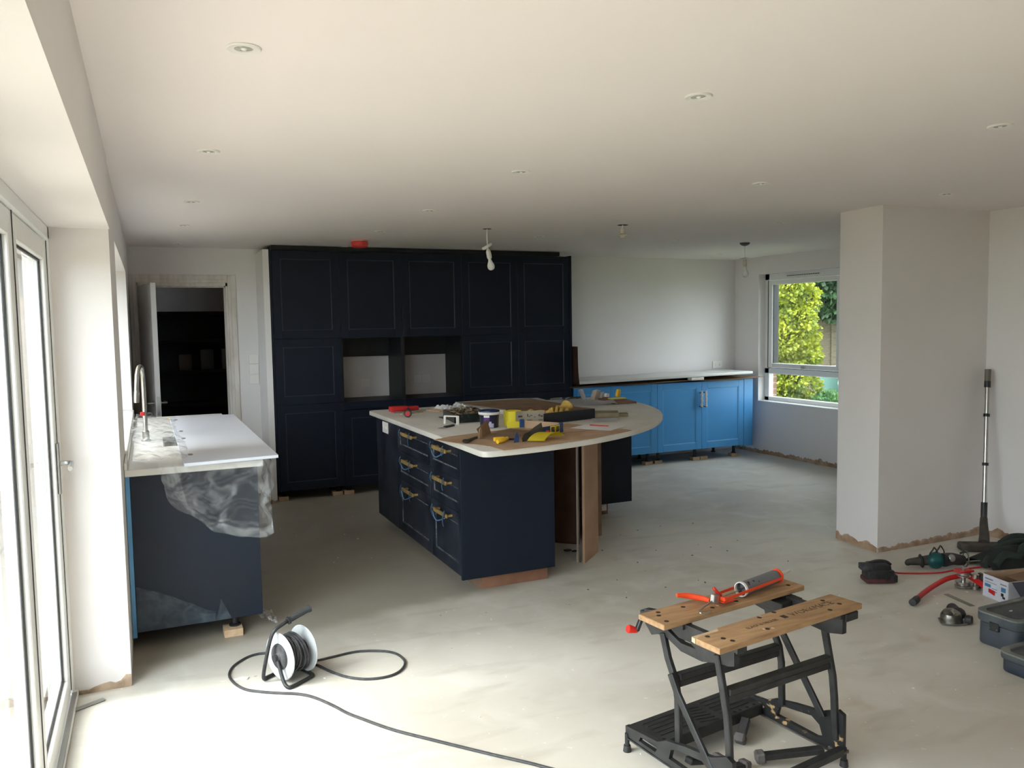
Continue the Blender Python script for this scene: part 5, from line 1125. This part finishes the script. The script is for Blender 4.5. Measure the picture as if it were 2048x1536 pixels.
c2 = case('low dark blue plastic case on the floor in front of the taller case', 3.50, 3.98, 2.05, 2.395, 0, .095, .035, mat('case_dark_blue', (34, 44, 58), .55, rgb2=(48, 56, 68), scale=8), 'plastic tool cases')
c = MB(); c.obox((3.985, 2.50, .172-.008), (.16, .012, .004), Euler((0, 0, .2)), .001); c.ball((3.86, 2.57, .158), .01, (1.4, .6, .4), 1); solo('plastic_shard', c, FILMC, 'clear plastic shard lying on the lid of the taller case', 'plastic', (3.93, 2.53, .157))
c = MB().ball((5.623, 3.33, .86), .02, (.5, .8, 1), 2); solo('wall_hook', c, BLK, 'small black knob on the alcove wall at the right picture edge', 'knob', (5.62, 3.33, .86))

# ================================================================== FLOOR DEBRIS
rnd = random.Random(21); c = MB()
for k in range(110):
    x, y = rnd.uniform(.3, 5.2), rnd.uniform(2.2, 7.0)
    if 1.5 < x < 4 and 4.2 < y < 6.6: continue
    r_ = rnd.uniform(.002, .007); c.obox((x, y, .0015), (r_*2, r_*rnd.uniform(.8, 1.6), .003), Euler((0, 0, rnd.uniform(0, 3))), .0005)
solo('plaster_crumbs', c, WHITEP, 'small white crumbs of plaster scattered over the dusty floor', 'crumbs', (2.6, 4, 0), kind='stuff')
c = MB()
for k in range(22):
    x, y = rnd.gauss(3.2, .5), rnd.gauss(4.6, .45); r_ = rnd.uniform(.003, .007); c.obox((x, y, .002), (r_*2, r_, .004), Euler((0, 0, rnd.uniform(0, 3))), .0005)
solo('dark_crumbs', c, MDFD, 'dark chips of wood and dirt scattered on the floor beside the island', 'crumbs', (3.2, 4.6, 0), kind='stuff')
solo('plaster_flake', MB().prism([(0, 0), (.05, -.008), (.062, .012), (.03, .026), (-.01, .018)], 0, .004, Matrix.Translation((.30, 3.83, .001))), WHITEP, 'white flake of plaster inside the cable loop left of the reel', 'flake', (.32, 3.84, 0))
c = MB(); c.ball((2.66, 5.0, .012), .018, (2, 1, .6), 1, .5); c.ball((2.70, 4.97, .008), .014, (2, 1, .6), 1, .5)
solo('dirt_heap', c, BLK, 'little black clump of rubbish on the floor under the round worktop', 'rubbish', (2.68, 4.98, 0))

# ================================================================== CEILING
def downlight(label, x, y):
    t = thing('downlight', label, 'ceiling light', (x, y, CH), 'recessed white downlights')
    b = MB().lathe([(.022, .004), (.026, -.004), (.030, -.004), (.044, -.006), (.047, -.003), (.047, 0), (.0, 0)], (x, y, CH), n=36); part('bezel', b, WHITEP, t)
    part('lens', MB().lathe([(0, -.0035), (.014, -.0035), (.026, -.002), (.026, .0), (0, .0)], (x, y, CH), n=28), mat('lamp_lens', (150, 148, 140), .25, rgb2=(196, 194, 186), scale=60), t)
    part('lamp', MB().lathe([(0, -.0065), (.006, -.006), (.009, -.003), (0, -.003)], (x, y, CH), n=16), mat('lamp_dot', (246, 246, 240), .3), t)
    return t
base = None; words = ('nearest the camera', 'second from the camera', 'third from the camera', 'fourth from the camera', 'farthest from the camera')
rows = (('in the row along the left wall', .276, (2.365, 3.76, 5.256, 6.45, 7.82)), ('in the row left of the pendants', 1.748, (2.30, 3.735, 5.18, 6.42, 7.75)), ('in the row over the round end of the island', 3.165, (2.21, 3.604, 6.41)), ('in the row left of the partition', 4.56, (3.52, 4.98, 6.32)), ('over the window end of the blue cabinets', 6.01, (7.50,)))
for lab_, x, ys in rows:
    for i, y in enumerate(ys):
        w_ = words[i] if i < len(ys)-1 or len(ys) == 5 else 'farthest from the camera'
        lb = 'white downlight ' + (('%s %s' % (w_, lab_)) if len(ys) > 1 else lab_)
        if base is None: base = downlight(lb, x, y)
        else: dup(base, (x, y, CH), lb)
t = thing('smoke_alarm', 'smoke alarm under a red dust cap on the ceiling before the tall cabinets', 'smoke alarm', (1.745, 7.11, CH))
part('base', MB().lathe([(0, 0), (.070, 0), (.070, -.014), (.062, -.018), (0, -.018)], (1.745, 7.11, CH), n=32), mat('pink_base', (226, 160, 146), .5), t)
part('dust_cap', MB().lathe([(0, -.018), (.074, -.018), (.076, -.03), (.073, -.052), (.060, -.066), (.03, -.070), (0, -.070)], (1.745, 7.11, CH), n=32), REDT, t)
# pendants
def bulb(mb, c, ax_, s=1.):
    return mb.lathe([(0, 0), (.0125*s, 0), (.0135*s, .018*s), (.020*s, .034*s), (.028*s, .052*s), (.030*s, .068*s), (.026*s, .084*s), (.015*s, .095*s), (0, .098*s)], c, ax_, 24)
t = thing('pendant_light', 'white bulb hanging on a flex with a tilted ceiling rose, over the island', 'pendant light', (2.52, 6.03, CH))
px, py = 2.515, 6.03
part('ceiling_hole', MB().lathe([(0, -.001), (.036, -.001), (.036, 0), (0, 0)], (px, py, CH), n=24), mat('hole_brown', (96, 84, 76), .9), t)
part('flex', MB().tube([(px, py, CH-.001), (px-.002, py, 2.33), (px, py, 2.26), (px+.006, py, 2.215)], .0045, 8), WHITEP, t)
part('rose', MB().lathe([(0, -.012), (.040, -.012), (.044, -.004), (.044, .010), (0, .010)], (px-.004, py, 2.248), (-.50, .1, .86), 28), WHITEP, t)
la = Vector((.18, 0, -1)).normalized(); l0 = Vector((px+.004, py, 2.225))
part('lamp_holder', MB().lathe([(0, 0), (.012, 0), (.016, .012), (.020, .016), (.021, .044), (.018, .046), (.021, .050), (.019, .074), (0, .074)], l0, la, 22), WHITEP, t)
part('bulb', bulb(MB(), l0+la*.072, la), mat('bulb_white', (238, 238, 234), .25, var=.01), t)
t = thing('ceiling_lamp_holder', 'bare white lamp holder hanging from a dark hole in the ceiling', 'lamp holder', (3.45, 5.5, CH))
hx_, hy_ = 3.445, 5.49
part('ceiling_hole', MB().lathe([(0, -.001), (.042, -.001), (.042, 0), (0, 0)], (hx_, hy_, CH), n=24), mat('hole_black', (6, 6, 7), .9), t)
part('flex', MB().tube([(hx_, hy_, CH-.001), (hx_-.004, hy_, CH-.02), (hx_-.002, hy_, CH-.035)], .006, 8), WHITEP, t)
part('lamp_holder', MB().lathe([(0, 0), (.016, 0), (.018, .02), (.018, .036), (.024, .040), (.046, .050), (.046, .054), (.020, .058), (.016, .070), (0, .070)], (hx_-.002, hy_, CH-.030), (0, 0, -1), 24), mat('ivory', (216, 206, 186), .5), t)
t = thing('pendant_light', 'clear bulb hanging on a thin flex with a white ring, before the window', 'pendant light', (5.40, 6.37, CH))
px, py = 5.40, 6.37
part('ceiling_rose', MB().lathe([(0, 0), (.050, 0), (.046, -.014), (.03, -.026), (.012, -.032), (0, -.032)], (px, py, CH), n=28), mat('rose_grey', (96, 94, 92), .5, .3), t)
part('flex', MB().tube([(px, py, CH-.03), (px, py, 2.22)], .003, 8, smooth=False), WHITEP, t)
part('ring', MB().lathe([(.018, .004), (.050, -.004), (.052, -.010), (.046, -.012), (.018, -.002), (.018, .004)], (px, py, 2.235), n=32), mat('ring_clear', (196, 196, 190), .3), t)
part('lamp_holder', MB().lathe([(0, 0), (.014, 0), (.018, .02), (.019, .06), (.016, .062), (.016, .07), (0, .07)], (px+.001, py, 2.222), (.04, 0, -1), 20), mat('ivory', (216, 206, 186), .5), t)
part('bulb', bulb(MB(), (px+.004, py, 2.150), (.04, 0, -1), 1.05), mat('bulb_white', (238, 238, 234), .25), t)

# ================================================================== OUTSIDE
struct('ground', MB().box(-30, 40, -14, 45, -.32, -.16), mat('garden_ground', (96, 104, 72), .95, rgb2=(72, 84, 48), scale=2.5))
# patio: individual paving slabs beside the folding doors
pat = sroot('patio', (-1.6, 1.5, -.16)); struct('patio_base', MB().box(-3.4, -.5, -3.0, 9.6, -.16, -.085), mat('sand_joint', (150, 142, 126), .9), pat)
sm = None
for i in range(5):
    for j in range(20):
        x, y = -.5-.29-i*.6+.0, -2.7+j*.6
        if sm is None:
            s0 = part('paving_slab', MB().obox((x, y, -.064), (.585, .585, .045), None, .005), TILEG, pat, loc=(x, y, -.064)); sm = s0
        else:
            o = sm.copy(); COL.objects.link(o); o.parent = pat; o.location = Vector((x, y, -.064))-pat.location
# house outer wall with brick skin near the doors, and a brick garden wall at the end of the patio
BRK = mat('buff_brick', (176, 152, 128), .9, rgb2=(146, 120, 98), scale=5, bump=.15)
def brick_wall(name, label, x0, x1, y, z0, z1, L=.215, H_=.065, j=.010, depth=.1, axis='x', lim=300, face=-1):
    t = thing(name, label, 'wall', ((x0+x1)/2, y, z0) if axis == 'x' else (y, (x0+x1)/2, z0))
    if axis == 'x': part('mortar_bed', MB().box(x0, x1, y+.006, y+depth-.006, z0, z1), mat('mortar_grey', (178, 172, 160), .95), t)
    else: part('mortar_bed', MB().box(y+.006, y+depth-.006, x0, x1, z0, z1), mat('mortar_grey', (178, 172, 160), .95), t)
    src = {}; r_ = 0; z = z0; n = 0; rest = MB(); nr = 0; rn = random.Random(3)
    while z+H_ <= z1+1e-4:
        x = x0-(L+j)/2*(r_ % 2)
        while x < x1-.02:
            a, b = max(x, x0), min(x+L, x1)
            if b-a > .03:
                w_ = round(b-a, 3); dy = rn.uniform(-.002, .002)
                pos = Vector(((a+b)/2, y+depth/2+dy, z+H_/2)) if axis == 'x' else Vector((y+depth/2+dy, (a+b)/2, z+H_/2))
                if w_ not in src:
                    sz = (w_, depth, H_) if axis == 'x' else (depth, w_, H_)
                    src[w_] = part('brick', MB().obox(pos, sz, None, .003), BRK, t, loc=pos)
                else:
                    o = src[w_].copy(); COL.objects.link(o); o.parent = t; o.location = pos-Vector(t.location)
                n += 1
            x += L+j
        z += H_+j; r_ += 1
    return t
brick_wall('garden_wall', 'pale brick garden wall seen through the glass of the folding doors', -2.0, -.50, 8.6, -.16, 1.95)
brick_wall('brick_pier', 'narrow brick pier just outside the right window, at its left edge', 7.42, 7.96, 8.72, -.16, 1.35)
t = thing('sun_blocker_house', 'unseen tall brick house added to keep the sun off the sink window', 'house', (-4.2, 9.0, -.16))  # unseen house, added to block sun and sky at the sink window
part('flank', MB().box(-5.6, -2.7, 5.3, 14, -.16, 5.2), BRK, t); part('roof', MB().prism([(-5.8, 5.2), (-4.15, 6.6), (-2.5, 5.2)], 5.1, 14.2, Matrix(((1, 0, 0, 0), (0, 0, 1, 0), (0, 1, 0, 0), (0, 0, 0, 1)))), mat('roof_tile', (110, 84, 72), .9), t)
# foliage -------------------------------------------------------------------
def leaves(name, parent, blobs, n, size, mt, seed, aspect=.45, droop=.3):
    """many small folded leaf blades spread through the outer shell of each blob"""
    rn = random.Random(seed); V = []; F = []
    tot = sum(b[3]*b[4]*b[5] for b in blobs)
    L0 = Vector(wloc(parent))
    for bx, by, bz, rx, ry, rz_ in blobs:
        k = int(n*(rx*ry*rz_)/tot)
        for _ in range(k):
            d = Vector((rn.gauss(0, 1), rn.gauss(0, 1), rn.gauss(0, 1))).normalized(); r_ = rn.uniform(.62, 1.02)
            r_ *= 1+.16*noise.noise(d*2.3+Vector((bx, by, bz)))+.10*noise.noise(d*6)
            p = Vector((bx+d.x*rx*r_, by+d.y*ry*r_, bz+d.z*rz_*r_))-L0
            a = (d+Vector((rn.uniform(-.7, .7), rn.uniform(-.7, .7), rn.uniform(-.9, .5)-droop*.3))).normalized(); s_ = size*rn.uniform(.6, 1.3)
            b = a.cross(Vector((rn.uniform(-1, 1), rn.uniform(-1, 1), rn.uniform(-1, 1)))).normalized()*s_*aspect; c_ = a.cross(b).normalized()*s_*.10
            i = len(V); V += [p, p+a*s_*.5+b+c_, p+a*s_, p+a*s_*.5-b+c_]; F.append((i, i+1, i+2)); F.append((i, i+2, i+3))
    me = bpy.data.meshes.new(name); me.from_pydata([tuple(v) for v in V], [], F); me.materials.append(mt)
    o = bpy.data.objects.new(name, me); COL.objects.link(o); o.parent = parent; o['kind'] = 'stuff'; return o
def leafmat(name, c1, c2, scale=3.):
    m_ = mat(name, c1, .55, rgb2=c2, scale=scale, contrast=(.35, .65)); t_ = m_.node_tree; b = t_.nodes['Principled BSDF']
    tr = t_.nodes.new('ShaderNodeBsdfTranslucent'); mx = t_.nodes.new('ShaderNodeMixShader'); mx.inputs[0].default_value = .3; o = t_.nodes['Material Output']
    r = [n for n in t_.nodes if n.type == 'VALTORGB'][0]; t_.links.new(r.outputs[0], tr.inputs[0])
    t_.links.new(b.outputs[0], mx.inputs[1]); t_.links.new(tr.outputs[0], mx.inputs[2]); t_.links.new(mx.outputs[0], o.inputs[0]); return m_
LY = leafmat('conifer_yellow', (158, 162, 40), (104, 122, 30)); LD = leafmat('laurel_green', (46, 82, 40), (24, 52, 26)); LH = leafmat('hedge_green', (40, 66, 34), (26, 46, 24)); LG = leafmat('low_shrub_green', (88, 124, 60), (52, 86, 42))
BARK = mat('bark', (84, 66, 50), .9, bump=.3)
t = thing('conifer', 'tall yellow-green conifer filling the left half of the right window', 'shrub', (8.98, 9.55, -.16))
part('trunk', MB().tube([(8.98, 9.55, -.16), (9.0, 9.56, 1.0), (8.97, 9.54, 2.6)], lambda u: .08-.05*u, 10), BARK, t)
rn = random.Random(5); bl = []
for k in range(30):
    z = -.05+k*.105; r_ = .34*(1-.25*abs(z-1.2)/2); a = k*2.4; bl.append((8.98+.24*math.cos(a)*(1.1-.12*z), 9.55+.24*math.sin(a)*(1.1-.12*z)+.05, z+.1, r_*.85, r_*.85, .24))
leaves('foliage', t, bl, 26000, .055, LY, 2)
t = thing('low_shrub', 'low light green shrub at the foot of the yellow conifer outside the right window', 'shrub', (9.3, 8.85, -.16))
part('stems', MB().tube([(9.3, 8.85, -.16), (9.28, 8.86, .1)], .03, 8), BARK, t)
leaves('foliage', t, [(9.25, 9.0, .16, .38, .34, .36), (9.5, 8.55, .10, .36, .40, .34), (9.1, 8.5, -.02, .34, .34, .26)], 7000, .06, LG, 4)
t = thing('laurel_tree', 'dark green laurel tree overhanging the fence outside the right window', 'tree', (12.6, 12.1, -.16))
part('trunk', MB().tube([(14.0, 12.3, -.16), (13.9, 12.2, 1.3), (13.3, 12.1, 2.8)], lambda u: .11-.05*u, 10), BARK, t)
leaves('foliage', t, [(12.0, 11.9, 2.5, .75, .7, .8), (12.7, 11.8, 2.15, .7, .6, .55), (13.2, 12.1, 2.8, .8, .7, .8), (12.1, 11.6, 1.95, .4, .35, .35), (12.5, 12.0, 3.6, 1.1, .9, .8), (13.6, 12.4, 2.1, .6, .5, .5)], 15000, .12, LD, 6)
for k, (x, y, lb) in enumerate(((15.6, 15.4, 'tall dark hedge tree behind the fence, furthest right'), (11.2, 14.8, 'tall dark hedge tree behind the yellow conifer'), (16.6, 11.4, 'tall dark hedge tree at the far side of the garden'))):
    t = thing('hedge_tree', lb, 'tree', (x, y, -.16), 'hedge trees beyond the fence')
    part('trunk', MB().tube([(x, y, -.16), (x, y, 2.5)], .14, 8, smooth=False), BARK, t)
    leaves('foliage', t, [(x, y, 1.6, 1.4, 1.3, 1.5), (x+.2, y, 3.6, 1.6, 1.4, 1.6)], 9000, .2, LH, 9+k)
# fence of overlapping horizontal slats
t = thing('fence', 'weathered wooden fence panel of overlapping horizontal slats beyond the garden', 'fence', (13.0, 12.75, -.16))
FW = mat('fence_wood', (124, 112, 92), .85, rgb2=(92, 84, 68), scale=6, stretch=(1, 1, 9), bump=.1)
src = None
for pnl in range(3):
    for k in range(14):
        pos = Vector((10.95+pnl*1.86, 12.78, -.05+k*.135))
        if src is None:
            src = part('slat', MB().obox(pos, (1.80, .014, .15), Euler((.10, 0, 0)), .002), FW, t, loc=pos)
        else:
            o = src.copy(); COL.objects.link(o); o.parent = t; o.location = pos-Vector(t.location)
src = None
for k in range(10):
    pos = Vector((10.03+k*.62, 12.76, .80)); w_ = .045 if k % 3 else .09
    o = part('post' if k % 3 == 0 else 'batten', MB().obox(pos, (w_, .05 if k % 3 else .09, 1.95), None, .003), FW, t)
t = thing('garden_bin', 'dark green plastic bin with a grey lid and a white round sticker outside the window', 'bin', (10.9, 9.75, -.16))
part('body', MB().box(9.92, 10.5, 9.30, 9.90, -.16, .79, .03, 2), mat('bin_green', (44, 92, 80), .5), t)
part('lid', MB().box(9.88, 10.54, 9.26, 9.94, .79, .86, .02, 2), mat('bin_lid', (168, 174, 176), .5), t)
part('sticker', MB().lathe([(0, 0), (.075, 0), (.075, .004), (0, .004)], (9.918, 9.42, .62), (-1, 0, 0), 24), WHITEP, t)

for o in bpy.data.objects:
    if o.name.split('.')[0] in ('peg_holes', 'screw_heads', 'drain_holes', 'tread_ribs', 'drilled_slots', 'vent_slots', 'rivets', 'hinges', 'printing', 'blue_printing', 'black_printing', 'written_lines', 'masking_tape', 'foam_wrap', 'vent', 'cord_loop', 'rocker'): o['kind'] = 'stuff'
